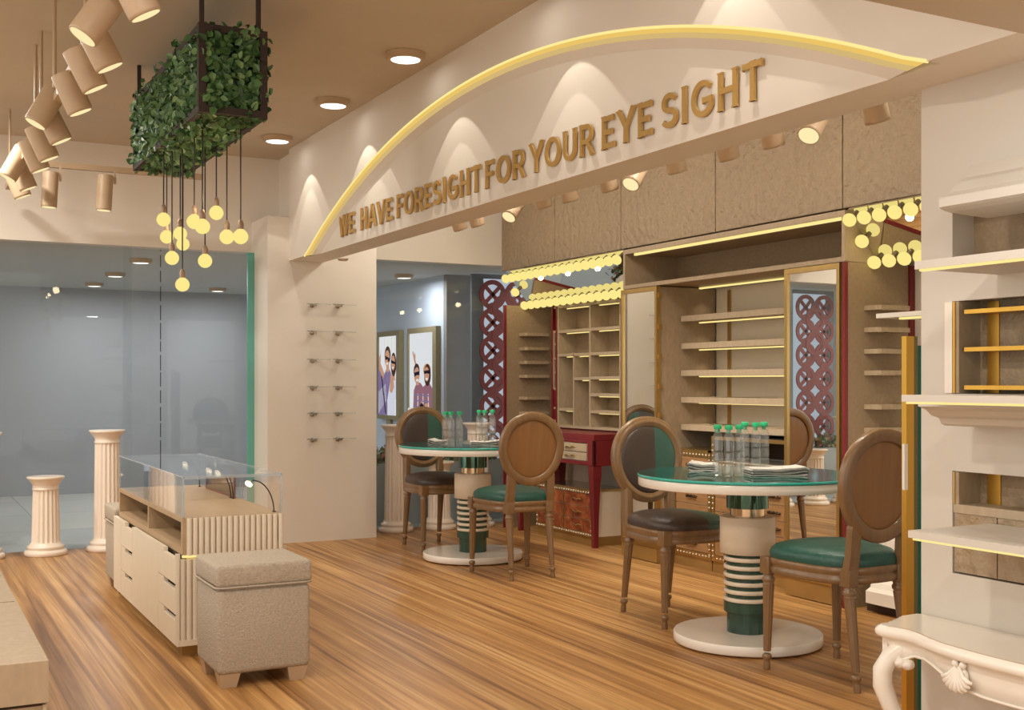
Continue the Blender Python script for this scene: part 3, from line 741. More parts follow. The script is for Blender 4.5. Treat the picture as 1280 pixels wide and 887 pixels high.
dv = [(yl - e, zb_, zt), (7.32, zb_, zt), (yr + e, zb_, zt)]
for y, a, b2 in dv: MB().box(XS, XB - .022, y - e, y + e, a, b2).build('divider', 'lamlight', t)
MB().box(XS, XB - .022, 7.555 - .008, 7.555 + .008, zb_, 1.364).build('divider', 'lamlight', t)
def shf(z, a, b2, ledo=0.04):
    MB().box(XS, XB - .022, a, b2, z - .011, z + .011).build('shelf', 'lamlight', t)
    MB().box(XS + 0.05, XS + 0.062, a, b2 - ledo, z - .018, z - .011).build('led_strip', 'led', t)
    spot((XS + .06, b2 - ledo - .04, z - .014), (XS + .09, b2 - ledo, 0), 0.12, radians(55), 0.6, (1, 0.85, 0.6), 0.008)
for z in (zt - .011, 1.547, 1.364): shf(z, 7.33, yl - .02); shf(z, yr + .02, 7.31)
shf(1.18, 7.33, 7.547); shf(0.942, 7.563, yl - .02)
for z in (1.185, 1.06, 0.934): shf(z, yr + .02, 7.31)
MB().box(XS - .01, XB - .022, yr - .02, yl + .02, zb_ + .003, zb_ + .02).build('shelf', 'lamlight', t)
# marquee mirrors with bulbs -------------------------------------------------
def marquee(ya, yb, label, nt, nbm, sp, mid_y):
    a = Vector((4.262, 0, 2.03)); b2 = Vector((4.475, 0, 1.772)); nrm = Vector((-(a.z - b2.z), 0, -(b2.x - a.x))).normalized()
    t = thing('marquee_mirror', label, 'mirror', ((a.x + b2.x) / 2, (ya + yb) / 2, b2.z))
    m = MB(); back = -nrm * 0.015
    v = [(a.x, ya, a.z), (a.x, yb, a.z), (b2.x, yb, b2.z), (b2.x, ya, b2.z)]
    v2 = [Vector(p) + back for p in v]
    m.add(v + v2, [(0, 1, 2, 3), (4, 7, 6, 5), (0, 4, 5, 1), (1, 5, 6, 2), (2, 6, 7, 3), (3, 7, 4, 0)]); m.build('mirror_panel', 'mirror', t)
    pos = []
    for k in range(nt): pos.append((a + (b2 - a) * 0.10, yb - 0.03 - sp * k))
    for k in range(nbm): pos.append((a + (b2 - a) * 0.90, yb - 0.03 - sp * k))
    pos.append((a + (b2 - a) * 0.50, yb - 0.03))
    R = Vector((0, 0, -1)).rotation_difference(nrm).to_matrix()
    for p, y in pos:
        if y < ya + 0.02: continue
        c = Vector((p.x, y, p.z))
        s_ = MB().lathe([(0.013, 0.0), (0.013, -0.020), (0.010, -0.022)], c, 12, R=R).build('socket', 'socketdark', t)
        bb = MB(); bb.sphere((0, 0, 0), 0.036, 16, 10)
        bb.v = [c + nrm * 0.050 + R @ Vector((p_.x, p_.y, p_.z * 0.85)) for p_ in bb.v]
        bb.build('bulb', 'bulb', s_)
    for k in range(4):
        point(Vector(((a.x + b2.x) / 2, ya + (yb - ya) * (k + .5) / 4, 1.9)) + nrm * 0.12, MARQ, (1, 0.8, 0.46), 0.02)
    return t
marquee(6.44, 8.12, 'tilted mirror ringed with globe bulbs above the red-framed shelf unit', 17, 15, 0.1, 0)
marquee(2.6, 4.376, 'tilted mirror ringed with globe bulbs at far right by the white side wall', 17, 15, 0.1, 0)
# drawer chests in the niche ----------------------------------------------------
def drawer_unit(ya, yb, zt_, label, n, z0=0.075, open_top=0.0, cols=1):
    t = thing('drawer_chest', label, 'chest of drawers', (4.36, (ya + yb) / 2, 0))
    x = 4.36
    MB().box(x + 0.004, XB - .02, ya + .002, yb - .002, 0.0, 0.07).build('plinth', 'brass', t)
    c = MB(); c.box(x + 0.006, XB - .02, ya + .002, yb - .002, 0.07, zt_ - open_top - .012)
    c.build('carcass', 'cream', t)
    f = MB(); fw = 0.03
    f.box(x - 0.006, x + 0.008, ya, ya + fw, 0.07, zt_); f.box(x - 0.006, x + 0.008, yb - fw, yb, 0.07, zt_)
    f.box(x - 0.006, x + 0.008, ya + fw, yb - fw, 0.07, 0.105); f.box(x - 0.006, XB - .02, ya, yb, zt_ - 0.012, zt_) if open_top == 0 else None
    f.box(x - 0.006, x + 0.008, ya + fw, yb - fw, zt_ - open_top - 0.045, zt_ - open_top - 0.012)
    if open_top: f.box(x - 0.006, x + .008, ya + fw, yb - fw, zt_ - .02, zt_)
    f.build('gold_frame', 'gold', t)
    if open_top:
        ob = MB(); ob.box(XB - .04, XB - .025, ya + .02, yb - .02, zt_ - open_top, zt_); ob.box(x + .01, XB - .03, ya + .003, ya + .02, zt_ - open_top, zt_); ob.box(x + .01, XB - .03, yb - .02, yb - .003, zt_ - open_top, zt_); ob.box(x + .01, XB - .03, ya, yb, zt_ - .012, zt_)
        ob.build('open_compartment', 'dark', t)
    zz0, zz1 = 0.105, zt_ - open_top - 0.045; hd = (zz1 - zz0) / n
    for cix in range(cols):
        ca = ya + fw + (yb - ya - 2 * fw) * cix / cols; cb = ya + fw + (yb - ya - 2 * fw) * (cix + 1) / cols
        for k in range(n):
            za = zz0 + hd * k
            d = MB().box(x - 0.004, x + 0.006, ca + .003, cb - .003, za + .003, za + hd - .003).build('drawer', 'drawer', t)
            h_ = MB(); yc = (ca + cb) / 2; zc = za + hd * .5; ww = min(.055, (cb - ca) * .18)
            h_.tube([(x - .004, yc - ww, zc), (x - .016, yc - ww * .7, zc - .004), (x - .018, yc - ww * .3, zc + .005), (x - .02, yc, zc - .003), (x - .018, yc + ww * .3, zc + .005), (x - .016, yc + ww * .7, zc - .004), (x - .004, yc + ww, zc)], .0055, 6)
            for q in (-.6, 0, .6): h_.sphere((x - .012, yc + ww * q, zc), .009, 8, 6)
            h_.build('handle', 'handle', d)
    s = MB()
    k = 0
    for y in [ya + .015 + i * .032 for i in range(int((yb - ya - .02) / .032))]:
        for z in (0.088, zt_ - open_top - .028): s.sphere((x - .007, y, z), .0055, 6, 4)
    for z in [0.1 + i * .032 for i in range(int((zt_ - .12) / .032))]:
        for y in (ya + .015, yb - .015): s.sphere((x - .007, y, z), .0055, 6, 4)
    s.build('stud_trim', 'white', t, kind='stuff')
    return t
drawer_unit(5.615, 6.005, 0.735, 'lower walnut drawer chest with studded gold frame, left in the display niche', 6)
drawer_unit(4.835, 5.610, 0.825, 'taller walnut drawer chest with open top compartment, right in the display niche', 6, open_top=0.14, cols=2)
# white base cabinet right of the side panel
t = thing('base_cabinet', 'low white base cabinet with moulded foot behind the rightmost chair', 'cabinet', (4.42, 3.6, 0))
MB().box(4.36, XB - .004, 2.8, 4.26, 0.10, 0.42).build('carcass', 'white', t)
MB().prism([(4.27, .05), (4.27, .11), (4.30, .125), (4.31, .15), (4.36, .16), (XB - .004, .16), (XB - .004, .05)], 2.8, 4.26, 'y').build('moulded_foot', 'white', t)
MB().box(4.32, XB - .1, 2.9, 4.3, 0, 0.05).build('plinth', 'dark', t)
# ================================================================== red desk and burl chest
XD = 4.24; da, db = 6.77, 7.93
t = thing('writing_desk', 'dark red lacquered desk with two cream drawers and tapered legs against the shelves', 'desk', (4.4, 7.35, 0))
b_ = MB(); b_.box(XD, XB - .02, da, db, 0.745, 0.79); b_.box(XD, XD + .02, da, da + .085, .57, .745); b_.box(XD, XD + .02, db - .085, db, .57, .745); b_.box(XD, XD + .02, da + .085, db - .085, .57, .60); b_.box(XD, XD + .02, da + .085, db - .085, .725, .745)
b_.box(XD, XB - .05, da, da + .02, .57, .745); b_.box(XD, XB - .05, db - .02, db, .57, .745); b_.box(XD + .02, XB - .05, da + .02, db - .02, .57, .585)
b_.build('desk_frame', 'red', t, bevel=0.004)
MB().box(XS + .01, XB - .022, da + .02, db - .02, .7905, .80).build('ledge', 'red', t)
for ca, cb in ((da + .09, da + .55), (da + .56, db - .09)):
    for z0, z1 in ((.604, .660), (.665, .722)):
        d = MB().box(XD - .004, XD + .015, ca, cb, z0, z1).build('drawer', 'lamlight', t)
        h_ = MB(); yc = ca + .22; zc = (z0 + z1) / 2
        h_.tube([(XD - .004, yc - .07, zc), (XD - .014, yc - .05, zc + .006), (XD - .016, yc - .02, zc - .005), (XD - .016, yc + .02, zc + .006), (XD - .014, yc + .05, zc - .005), (XD - .004, yc + .07, zc)], .005, 6)
        h_.build('handle', 'gold', d)
for lx, sx in ((XD + .035, 1), (XB - .1, -1)):
    for ly, sy in ((da + .04, 1), (db - .04, -1)):
        b_ = MB(); pr = [(.57, .036, .0), (.50, .034, .0), (.42, .029, .004), (.2, .022, .003), (0, .018, .0)]
        v = []; f = []
        for z, h_, o in pr: v += [(lx - h_, ly - h_ + sy * o, z), (lx + h_, ly - h_ + sy * o, z), (lx + h_, ly + h_ + sy * o, z), (lx - h_, ly + h_ + sy * o, z)]
        for i in range(len(pr) - 1): f += [(i * 4 + j, i * 4 + (j + 1) % 4, i * 4 + 4 + (j + 1) % 4, i * 4 + 4 + j) for j in range(4)]
        f.append((0, 1, 2, 3)); f.append(tuple(len(v) - 4 + j for j in (3, 2, 1, 0)))
        b_.add(v, f).build('leg', 'red', t, bevel=0.003)
xc, ca, cb = 4.29, 6.86, 7.66
t = thing('drawer_chest', 'low burl-fronted chest with studded gold frame under the red desk', 'chest of drawers', (xc + .15, 7.25, 0))
MB().box(xc + .004, xc + .31, ca, cb, 0.0, 0.065).build('plinth', 'brass', t)
MB().box(xc + .004, xc + .31, ca + .002, cb, .065, .385).build('carcass', 'cream', t)
b_ = MB(); fw = .026
b_.box(xc - .006, xc + .006, ca, ca + fw, .065, .385); b_.box(xc - .006, xc + .006, cb - fw, cb, .065, .385); b_.box(xc - .006, xc + .006, ca + fw, cb - fw, .065, .09); b_.box(xc - .006, xc + .006, ca + fw, cb - fw, .365, .385); b_.box(xc - .006, xc + .006, 7.255, 7.268, .09, .365)
b_.box(xc - .006, xc + .31, ca - .004, ca + .004, .385, .398); b_.box(xc - .006, xc + .004, ca, cb, .385, .398)
b_.build('gold_frame', 'gold', t)
MB().box(xc + .004, xc + .31, ca + .004, cb, .386, .396).build('mirror_top', pmat('smoked_mirror', srgb(190, 180, 165), .1, metal=.8), t)
for a, b2 in ((ca + fw, 7.255), (7.268, cb - fw)):
    for k in range(3):
        za = .09 + k * .0917
        d = MB().box(xc - .004, xc + .004, a + .003, b2 - .003, za + .003, za + .0887).build('drawer', 'burl', t)
        h_ = MB(); yc = (a + b2) / 2; zc = za + .046
        h_.tube([(xc - .004, yc - .06, zc), (xc - .014, yc - .03, zc + .005), (xc - .016, yc, zc - .004), (xc - .014, yc + .03, zc + .005), (xc - .004, yc + .06, zc)], .0045, 6).build('handle', 'gold', d)
s = MB()
for i in range(24): 
    for z in (.078, .375): s.sphere((xc - .008, ca + .013 + i * .0337, z), .007, 6, 4)
for i in range(1, 9):
    for y in (ca + .013, cb - .013): s.sphere((xc - .008, y, .078 + i * .033), .007, 6, 4)
s.build('stud_trim', 'white', t, kind='stuff')

# ================================================================== round-back chairs
def make_chair(two_tone, label):
    t = thing('dining_chair', label, 'chair', (0, 0, 0), group='oval-back chairs at the round tables')
    def outline(k, n=48, inset=0.0):
        pts = []
        for i in range(n):
            a = 2 * pi * i / n + pi / 2
            ca_, sa = cos(a), sin(a)
            ex = 0.62
            xx = math.copysign(abs(ca_) ** ex, ca_); yy = math.copysign(abs(sa) ** ex, sa)
            y = 0.01 + yy * (0.222 - inset)
            wd = 0.185 + 0.045 * (yy * .5 + .5) - inset
            if yy > 0.9 or abs(ca_) < .99: y += 0.018 * (1 - ca_ * ca_) * (1 if yy > 0 else 0)
            pts.append((xx * wd * k, y * k + 0.01 * (1 - k)))
        return pts
    # seat frame with moulded profile
    sf = MB(); n = 48
    rings = [(.006, .392), (.0, .397), (.0, .415), (.006, .420), (.006, .428), (.0, .433), (-.002, .452), (.01, .458)]
    v = []
    for ins, z in rings: v += [(p[0], p[1], z) for p in outline(1, n, ins)]
    f = []
    for j in range(len(rings) - 1): f += [(j * n + i, j * n + (i + 1) % n, (j + 1) * n + (i + 1) % n, (j + 1) * n + i) for i in range(n)]
    sf.add(v, f, 0, True); sf.add(v[:n], [list(range(n))[::-1]]); sf.add(v[-n:], [list(range(n))])
    sf.build('seat_frame', 'chairwood', t, local=True)
    # cushion
    cu = MB(); rg = [(1.0, .0), (1.015, .016), (.99, .034), (.9, .050), (.72, .062), (.5, .069), (.25, .072)]
    base = outline(1, n, .004)
    v = []
    for k, dz in rg: v += [(p[0] * k, (p[1] - .01) * k + .01, .456 + dz) for p in base]
    f = []
    for j in range(len(rg) - 1): f += [(j * n + i, j * n + (i + 1) % n, (j + 1) * n + (i + 1) % n, (j + 1) * n + i) for i in range(n)]
    v.append((0, .01, .456 + .073)); last = len(v) - 1; o = (len(rg) - 1) * n
    f += [(o + i, o + (i + 1) % n, last) for i in range(n)]
    for fc in f:
        cx = sum(v[i][0] for i in fc) / len(fc)
        cu.mi.append(0); cu.f.append(list(fc)); cu.sm.append(True)
    cu.v = [Vector(p) for p in v]
    cu.build('seat_cushion', 'twotone' if two_tone else 'tealleather', t, local=True)
    # legs
    def leg(x, y, front):
        mb = MB()
        mb.rbox(x - .026, x + .026, y - .026, y + .026, .385, .455, .004)
        sx = (0.006 if x > 0 else -.006); sy = (.006 if front else -.05)
        prof = [(.013, .0), (.015, .012), (.013, .03), (.0125, .04), (.019, .048), (.019, .058), (.0145, .064), (.0155, .075), (.0225, .33), (.0235, .345), (.020, .35), (.026, .358), (.026, .368), (.02, .374), (.022, .388)]
        k0 = len(mb.v)
        mb.lathe(prof[:7], (x, y, 0), 20); mb.lathe(prof[7:10], (x, y, 0), 40, flute=10, famp=.16); mb.lathe(prof[9:], (x, y, 0), 20)
        for i in range(k0, len(mb.v)):
            p = mb.v[i]; k = 1 - p.z / .388
            p.x += sx * k; p.y += sy * k
        mb.build('leg', 'chairwood', t, local=True)
    for sx in (-1, 1): leg(sx * .185, .195, True); leg(sx * .130, -.182, False)
    # oval back ring
    zc, hw, hh = .762, .186, .192
    yb_ = lambda z: -.196 - (z - .46) * .06
    ring = [(hw * sin(2 * pi * i / 56) * (1 - .06 * (-cos(2 * pi * i / 56))), yb_(zc + hh * cos(2 * pi * i / 56)), zc + hh * cos(2 * pi * i / 56)) for i in range(56)]
    sec = [(-.025, -.016), (-.019, -.02), (.019, -.02), (.025, -.016), (.025, .008), (.019, .014), (.012, .012), (.006, .019), (-.008, .021), (-.014, .013), (-.020, .015), (-.025, .008)]
    rb = MB()
    # section frame: side = radial, up = +y (front)
    v = []; m = len(sec); n2 = len(ring)
    for i, p in enumerate(ring):
        a = 2 * pi * i / 56; rad = Vector((sin(a) , -.06 * cos(a), cos(a))).normalized(); fy = Vector((0, 1, .06)).normalized()
        for q in sec: v.append(Vector(p) + rad * q[0] + fy * q[1])
    f = [(i * m + j, ((i + 1) % n2) * m + j, ((i + 1) % n2) * m + (j + 1) % m, i * m + (j + 1) % m) for i in range(n2) for j in range(m)]
    rb.add(v, f, 0, True)
    for s_ in (-1, 1):   # stiles from the ring down to the seat rail
        pth = [(s_ * .128, yb_(.640), .640), (s_ * .128, yb_(.605), .605), (s_ * .129, yb_(.56), .56), (s_ * .131, yb_(.50), .50), (s_ * .132, -.186, .44), (s_ * .132, -.184, .40)]
        rb.sweep(pth, [(-.024, -.018), (.024, -.018), (.024, .012), (.012, .018), (-.012, .018), (-.024, .012)], up=Vector((0, 1, 0)), smooth=False, scales=[.75, 1, 1, 1, 1.08, 1.08])
    rb.build('back_frame', 'chairwood', t, local=True)
    def oval(k, dy, nn=56): return [Vector((hw * k * sin(2 * pi * i / nn) * (1 + .06 * cos(2 * pi * i / nn)), yb_(zc + hh * k * cos(2 * pi * i / nn)) + dy, zc + hh * k * cos(2 * pi * i / nn))) for i in range(nn)]
    def pad(name, mats, d0, d1, two):
        mb = MB(); v = []; ks = [(.90, d0), (.885, d0 + (d1 - d0) * .5), (.82, d0 + (d1 - d0) * .85), (.6, d1), (.3, d1 * 1.0)]
        for k, d in ks: v += oval(k, d)
        v.append(Vector((0, yb_(zc) + d1, zc))); last = len(v) - 1; nn = 56
        f = [(j * nn + i, j * nn + (i + 1) % nn, (j + 1) * nn + (i + 1) % nn, (j + 1) * nn + i) for j in range(len(ks) - 1) for i in range(nn)]
        f += [((len(ks) - 1) * nn + i, (len(ks) - 1) * nn + (i + 1) % nn, last) for i in range(nn)]
        for fc in f:
            cx = sum(v[i].x for i in fc) / len(fc)
            mb.f.append(list(fc)); mb.mi.append(0); mb.sm.append(True)
        mb.v = v
        return mb.build(name, mats, t, local=True)
    pad('back_cushion', ['twotone' if two_tone else 'tealleather'], .004, .020, two_tone)
    pad('back_veneer', ['chairback'], -.004, -.012, False)
    return t
chA = make_chair(True, 'brown and teal leather oval-back chair facing us behind the nearer round table')
chB = make_chair(False, 'teal-seated oval-back chair seen from behind, at far right by the white wall')
chA.location = (3.345, 4.615, 0); chA.rotation_euler = (0, 0, pi)
chB.location = (3.268, 3.405, 0); chB.rotation_euler = (0, 0, 0.02)
dup(chA, (3.31, 7.36, 0), pi + .03, 'brown and teal leather oval-back chair facing us behind the farther round table')
dup(chB, (3.272, 6.12, 0), -0.02, 'teal-seated oval-back chair seen from behind at the farther round table')

# ================================================================== round tables
def make_table(cx, cy, label):
    t = thing('round_table', label, 'table', (cx, cy, 0), group='round glass-topped tables')
    c = (cx, cy, 0)
    MB().lathe([(.27, 0), (.27, .006), (.322, .008), (.326, .012), (.326, .046), (.322, .05)], c, 64).build('base', 'white', t)
    MB().lathe([(.09, .05), (.09, .14), (.104, .142), (.104, .185)], c, 40, smooth=False).build('column_foot', 'greenmarble', t)
    MB().lathe([(.093, .185), (.093, .40)], c, 40, smooth=True).build('column_core', 'greenmarble', t)
    for k in range(6):
        z = .187 + k * .0355
        MB().lathe([(.100, z), (.104, z + .002), (.104, z + .016), (.100, z + .018)], c, 40).build('column_ring', 'cream', t)
    MB().lathe([(.105, .396), (.121, .40), (.121, .555), (.117, .559)], c, 48).build('drum', 'cream', t)
    MB().lathe([(.076, .559), (.076, .597)], c, 40).build('collar', 'copper', t)
    MB().lathe([(.092, .597), (.092, .70)], c, 48).build('column_head', 'greenchrome', t)
    MB().lathe([(.478, .695), (.482, .698), (.482, .732), (.480, .734)], c, 96).build('table_top', 'white', t)
    g = MB(); g.lathe([(.484, .735), (.487, .737), (.487, .745), (.484, .7475)], c, 96, mi=1); g.lathe([(.484, .7475), (1e-5, .7476)], c, 96, mi=0)
    g.build('glass_top', ['greenglass', 'greenedge'], t)
    return t
T1, T2 = (3.32, 4.02), (3.31, 6.77)
make_table(*T1, 'round table with green glass top on banded column, nearer and right of the two')
make_table(*T2, 'round table with green glass top on banded column, farther and left of the two')
# bottles --------------------------------------------------------------------
TZ = .748
def bottle(p, label, group):
    t = thing('water_bottle', label, 'bottle', (p[0], p[1], TZ), group=group)
    c = (p[0], p[1], TZ); R = .0228
    MB().lathe([(.017, 0), (.021, .004), (R, .018), (R, .055), (.0208, .06), (R, .066), (R, .10), (.0208, .105), (R, .111), (R, .160), (.0215, .170), (.0125, .190), (.0120, .202)], c, 9, smooth=False).build('bottle_body', 'bottle', t)
    MB().lathe([(.0165, .202), (.0168, .204), (.0168, .218), (.015, .221)], c, 20).build('cap', 'cap', t)
    MB().lathe([(.0085, .186), (.0085, .202)], c, 12).build('neck_ring', 'cap', t)
nm = ['left bottle', 'middle bottle', 'right bottle']
for tb, sp_, lab in ((0, [((897, 911, 924), 4.94), ((931, 944.5, 955), 5.27)], 'nearer'), (1, [((557, 563.8, 574.4), 7.20), ((599, 606, 615.5), 7.62)], 'farther')):
    for r_, (us, D) in enumerate(sp_):
        for k, u in enumerate(us):
            dd = D + ((0.0, -.035, 0.03)[k] if tb == 1 else (0.02, -.03, 0.02)[k])
            p = Dp(u, dd, TZ)
            where = ('front' if r_ == 0 else 'back') if tb == 0 else ('left' if r_ == 0 else 'right')
            bottle(p, 'green-capped water bottle, %s in the %s cluster on the %s round table' % (nm[k], where, lab), 'water bottles on the %s round table' % lab)
# folded newspapers ---------------------------------------------------------------
def newspaper(c, rz, L, W, label, layers=5):
    t = thing('newspaper', label, 'newspaper', (c[0], c[1], TZ), rz)
    for k in range(layers):
        mb = MB(); z0 = .001 + k * .0052; n = 14
        up_ = []; 
        for i in range(n + 1):
            s_ = i / n; x = -L / 2 + L * s_ + random.uniform(-.003, .003) + (k % 2) * .006
            z = z0 + .005 * sin(s_ * 7 + k * .5) * s_ + .008 * math.exp(-((s_ - .92) / .06) ** 2) * (k / layers)
            up_.append((x, max(.0005, z)))
        poly = up_ + [(x + .001, z + .0052) for x, z in up_[::-1]]
        o = -W / 2 + random.uniform(-.006, .006)
        mb.prism(poly, o, o + W, 'y', 0, False)
        mb.build('fold', 'paper' if k % 2 == 0 or k == layers - 1 else 'print', t, local=True)
    return t
p = Dp(968, 5.02, 0); newspaper(p, -YAW + .05, .245, .15, 'folded newspaper on the nearer table, right of the bottles', 6)
p = Dp(880, 5.30, 0); newspaper(p, -YAW + pi - .25, .125, .17, 'folded newspaper on the nearer table, behind and left of the bottles', 6)
p = Dp(607, 7.38, 0); newspaper(p, -YAW + .02, .20, .15, 'folded newspaper on the farther table between the two bottle clusters', 5)
p = Dp(548, 7.52, 0); newspaper(p, -YAW + pi - .2, .10, .15, 'folded newspaper on the farther table left of the bottles', 5)

# ================================================================== fluted pedestals
def pedestal(c, H, label):
    t = thing('pedestal', label, 'pedestal', (c[0], c[1], 0), group='fluted white pedestals in the window')
    o = (c[0], c[1], 0)
    MB().lathe([(.130, 0), (.136, .006), (.136, .026), (.128, .036), (.113, .040), (.113, .046), (.119, .052), (.117, .064), (.102, .072), (.096, .086)], o, 48).build('base', 'stone', t)
    MB().lathe([(.093, .082), (.090, .095), (.082, H - .105), (.082, H - .09)], o, 112, flute=18, famp=.13).build('shaft', 'stone', t)
    MB().lathe([(.080, H - .092), (.086, H - .088), (.086, H - .080), (.082, H - .075), (.084, H - .055), (.098, H - .036), (.112, H - .018), (.120, H - .012), (.120, H - .002), (.117, H)], o, 48).build('capital', 'stone', t)
pedestal((.863, 8.262), .525, 'short white fluted pedestal, freestanding at the left in front of the glass')
pedestal((1.262, 8.30), .825, 'tall white fluted pedestal behind the counter at the left glass')
pedestal((.478, 8.262), .825, 'white pedestal cut off by the left edge of the photo')
pedestal((3.395, 8.30), .825, 'tall white fluted pedestal beside the white wall, leftmost behind the farther table')
pedestal((3.758, 8.29), .53, 'short white fluted pedestal behind the far chair')
pedestal((4.10, 8.30), .83, 'tall white fluted pedestal behind the farther round table near the lattice')

# ================================================================== counter with glass case
fx = 1.018
cx0, cx1, cy0, cy1 = 1.045, 1.475, 4.885, 6.48
t = thing('display_counter', 'low oak and cream fluted display counter with drawers, glass case on top', 'counter', ((cx0 + cx1) / 2, 5.7, 0))
MB().box(1.05, cx1 - .03, cy0 + .05, cy1 - .04, 0, .052).build('plinth', 'brass', t)
b_ = MB(); zt, zo = .583, .429
b_.box(cx0, cx1, cy0 + .012, cy1, zt - .02, zt); b_.box(cx0, cx1, cy0 + .012, cy1, zo, zo + .03); b_.box(cx0, cx1 - .02, cy0 + .012, cy0 + .045, zo + .03, zt - .02); b_.box(cx0, cx1 - .02, cy1 - .03, cy1, zo + .03, zt - .02)
b_.box(cx0, cx1 - .02, 5.64, 5.665, zo + .03, zt - .02); b_.box(cx1 - .03, cx1, cy0 + .012, cy1, zo + .03, zt - .02)
b_.build('open_shelf_box', 'oakbox', t)
def flutes(mb, x0, x1, y, z0, z1, n, d=.016):
    w_ = (x1 - x0) / n
    poly = []
    for k in range(n):
        for j in range(6):
            a = pi * j / 5; poly.append((x0 + w_ * (k + .5) - w_ * .46 * cos(a), y - d * sin(a) ** .6 if sin(a) > 1e-4 else y))
    poly += [(x1, y + .02), (x0, y + .02)]
    mb.prism(poly, z0, z1, 'z', 0, False)
flutes(f_ := MB(), cx0 + .015, cx1, cy0 + .016, zo - .002, zt - .001, 17); f_.build('fluted_front', 'cream', t)
flutes(f_ := MB(), 1.032, cx1, cy0 + .02, .075, zo - .02, 17); f_.box(1.031, cx1, cy0 + .001, cy0 + .04, .050, .0748); f_.build('fluted_base', 'cream', t)
MB().box(1.045, cx1, cy0 + .010, cy0 + .028, zo - .012, zo - .003).build('led_strip', 'led', t)
MB().box(fx + .045, cx1, cy0 + .03, cy1, .05, zo - .012).build('carcass', 'cream', t)

# drawer fronts with cut-out grips
def front(ya, yb, za, zb2, notch):
    mb = MB()
    mb.box(fx, fx + .018, ya, yb, za, zb2 - (.02 if notch else 0))
    if notch:
        a, b3 = ya + .02, yb - .12
        mb.box(fx, fx + .018, ya, ya + .012, zb2 - .02, zb2); mb.box(fx, fx + .018, b3, yb, zb2 - .02, zb2)
    return mb
zz = [.050, .178, .306, .436]
for ya, yb in ((4.905, 5.275), (5.92, 6.25)):
    for k in range(3): front(ya, yb - .003, zz[k] + .002, zz[k + 1] - .002, True).build('drawer', 'cream', t)
MB().box(fx, fx + .018, 5.275, 5.917, .052, .434).build('door', 'cream', t)
MB().box(fx, fx + .018, 6.253, cy1, .052, .434).build('door', 'cream', t)
MB().box(fx + .002, fx + .0125, cy0 + .002, 4.902, .05, .436).build('corner_post', 'cream', t)
MB().box(fx + .040, fx + .044, 4.91, 6.24, .06, .43).build('grip_shade', pmat('grip_shade', srgb(104, 86, 64), .7, noise=.05), t)  # dark sheet painted as the shade inside the grip slots
# glass case
t = thing('glass_case', 'clear glass display case resting on the oak counter', 'display case', ((cx0 + cx1) / 2, 5.7, zt))
gx0, gx1, gy0, gy1, gz = cx0 + .004, cx1 - .006, cy0 + .02, cy1 - .006, .750
for a in ((gx0, gx0 + .006, gy0, gy1, zt, gz), (gx1 - .006, gx1, gy0, gy1, zt, gz), (gx0, gx1, gy0, gy0 + .006, zt, gz), (gx0, gx1, gy1 - .006, gy1, zt, gz)):
    MB().box(*a).build('pane', 'caseglass', t)
MB().box(gx0, gx1, 5.65, 5.656, zt, gz).build('divider_pane', 'caseglass', t)
MB().box(gx0, gx1, gy0, gy1, gz, gz + .006).build('top_pane', 'caseglass', t)
eg = MB()
for x in (gx0, gx1):
    for y in (gy0, gy1): eg.box(x - .004, x + .004, y - .004, y + .004, zt, gz + .006)
eg.box(gx0, gx1, gy0 - .004, gy0 + .004, gz - .006, gz + .007); eg.box(gx1 - .004, gx1 + .004, gy0, gy1, gz - .002, gz + .007); eg.box(gx0 - .003, gx0 + .003, gy0, gy1, gz + .001, gz + .006); eg.box(gx0, gx1, gy1 - .003, gy1 + .003, gz + .001, gz + .006)
eg.box(gx0 - .002, gx0 + .002, 5.65, 5.656, zt, gz)
eg.build('glass_edge', 'caseedge', t)
for nme, (bu, bv), (hu, hv) in (('at the far end', (249.6, 608), (232, 578.6)), ('left one of the middle pair', (288.5, 622), (262, 586.7)), ('right one of the middle pair', (291.5, 623), (273, 589.8)), ('at the near end', (342.5, 639.5), (311.5, 603.6))):
    b0 = Zp(bu, bv, zt); h0 = Yp(hu, hv, b0.y)
    L = thing('display_lamp', 'tiny curved black spotlight in the glass case, ' + nme, 'lamp', b0, group='little lamps in the glass case')
    pts = []
    for i in range(13):
        a = radians(90 * i / 12)
        pts.append(Vector((h0.x + .012 + (b0.x - h0.x - .012) * cos(a) if True else 0, b0.y, b0.z + (h0.z + .012 - b0.z) * sin(a))))
    MB().tube(pts, .0028, 6, up=Vector((0, 1, 0))).build('stem', 'black', L)
    MB().lathe([(.008, 0), (.008, .004)], b0, 12).build('foot', 'black', L)
    R = Vector((0, 0, -1)).rotation_difference(Vector((-.62, -.45, -.64)).normalized()).to_matrix()
    MB().lathe([(.004, .014), (.014, .002), (.017, -.003)], h0, 16, R=R).build('head', 'chrome', L)
    MB().lathe([(1e-5, -.007), (.0165, -.007), (.0165, -.003)], h0, 16, R=R).build('lens', 'lampl', L)
# little mirror on the counter
mp = Zp(292, 621, zt)
t = thing('tabletop_mirror', 'small dark framed mirror standing inside the glass case', 'mirror', (1.44, 5.75, zt))
mx = gx1 - .02
ya, yb = Xp(292.5, 600, mx).y, Xp(257, 600, mx).y
b_ = MB(); b_.box(mx, mx + .008, ya, ya + .010, zt, .742); b_.box(mx, mx + .008, yb - .010, yb, zt, .742); b_.box(mx, mx + .008, ya + .01, yb - .01, .733, .742); b_.box(mx, mx + .008, ya + .01, yb - .01, zt, zt + .008); b_.build('frame', pmat('mirror_frame', srgb(118, 76, 64), .4, noise=.1), t)
MB().box(mx + .002, mx + .006, ya + .01, yb - .01, zt + .008, .733).build('mirror_glass', pmat('smoky_mirror', srgb(150, 140, 130), .05, metal=1.0), t)

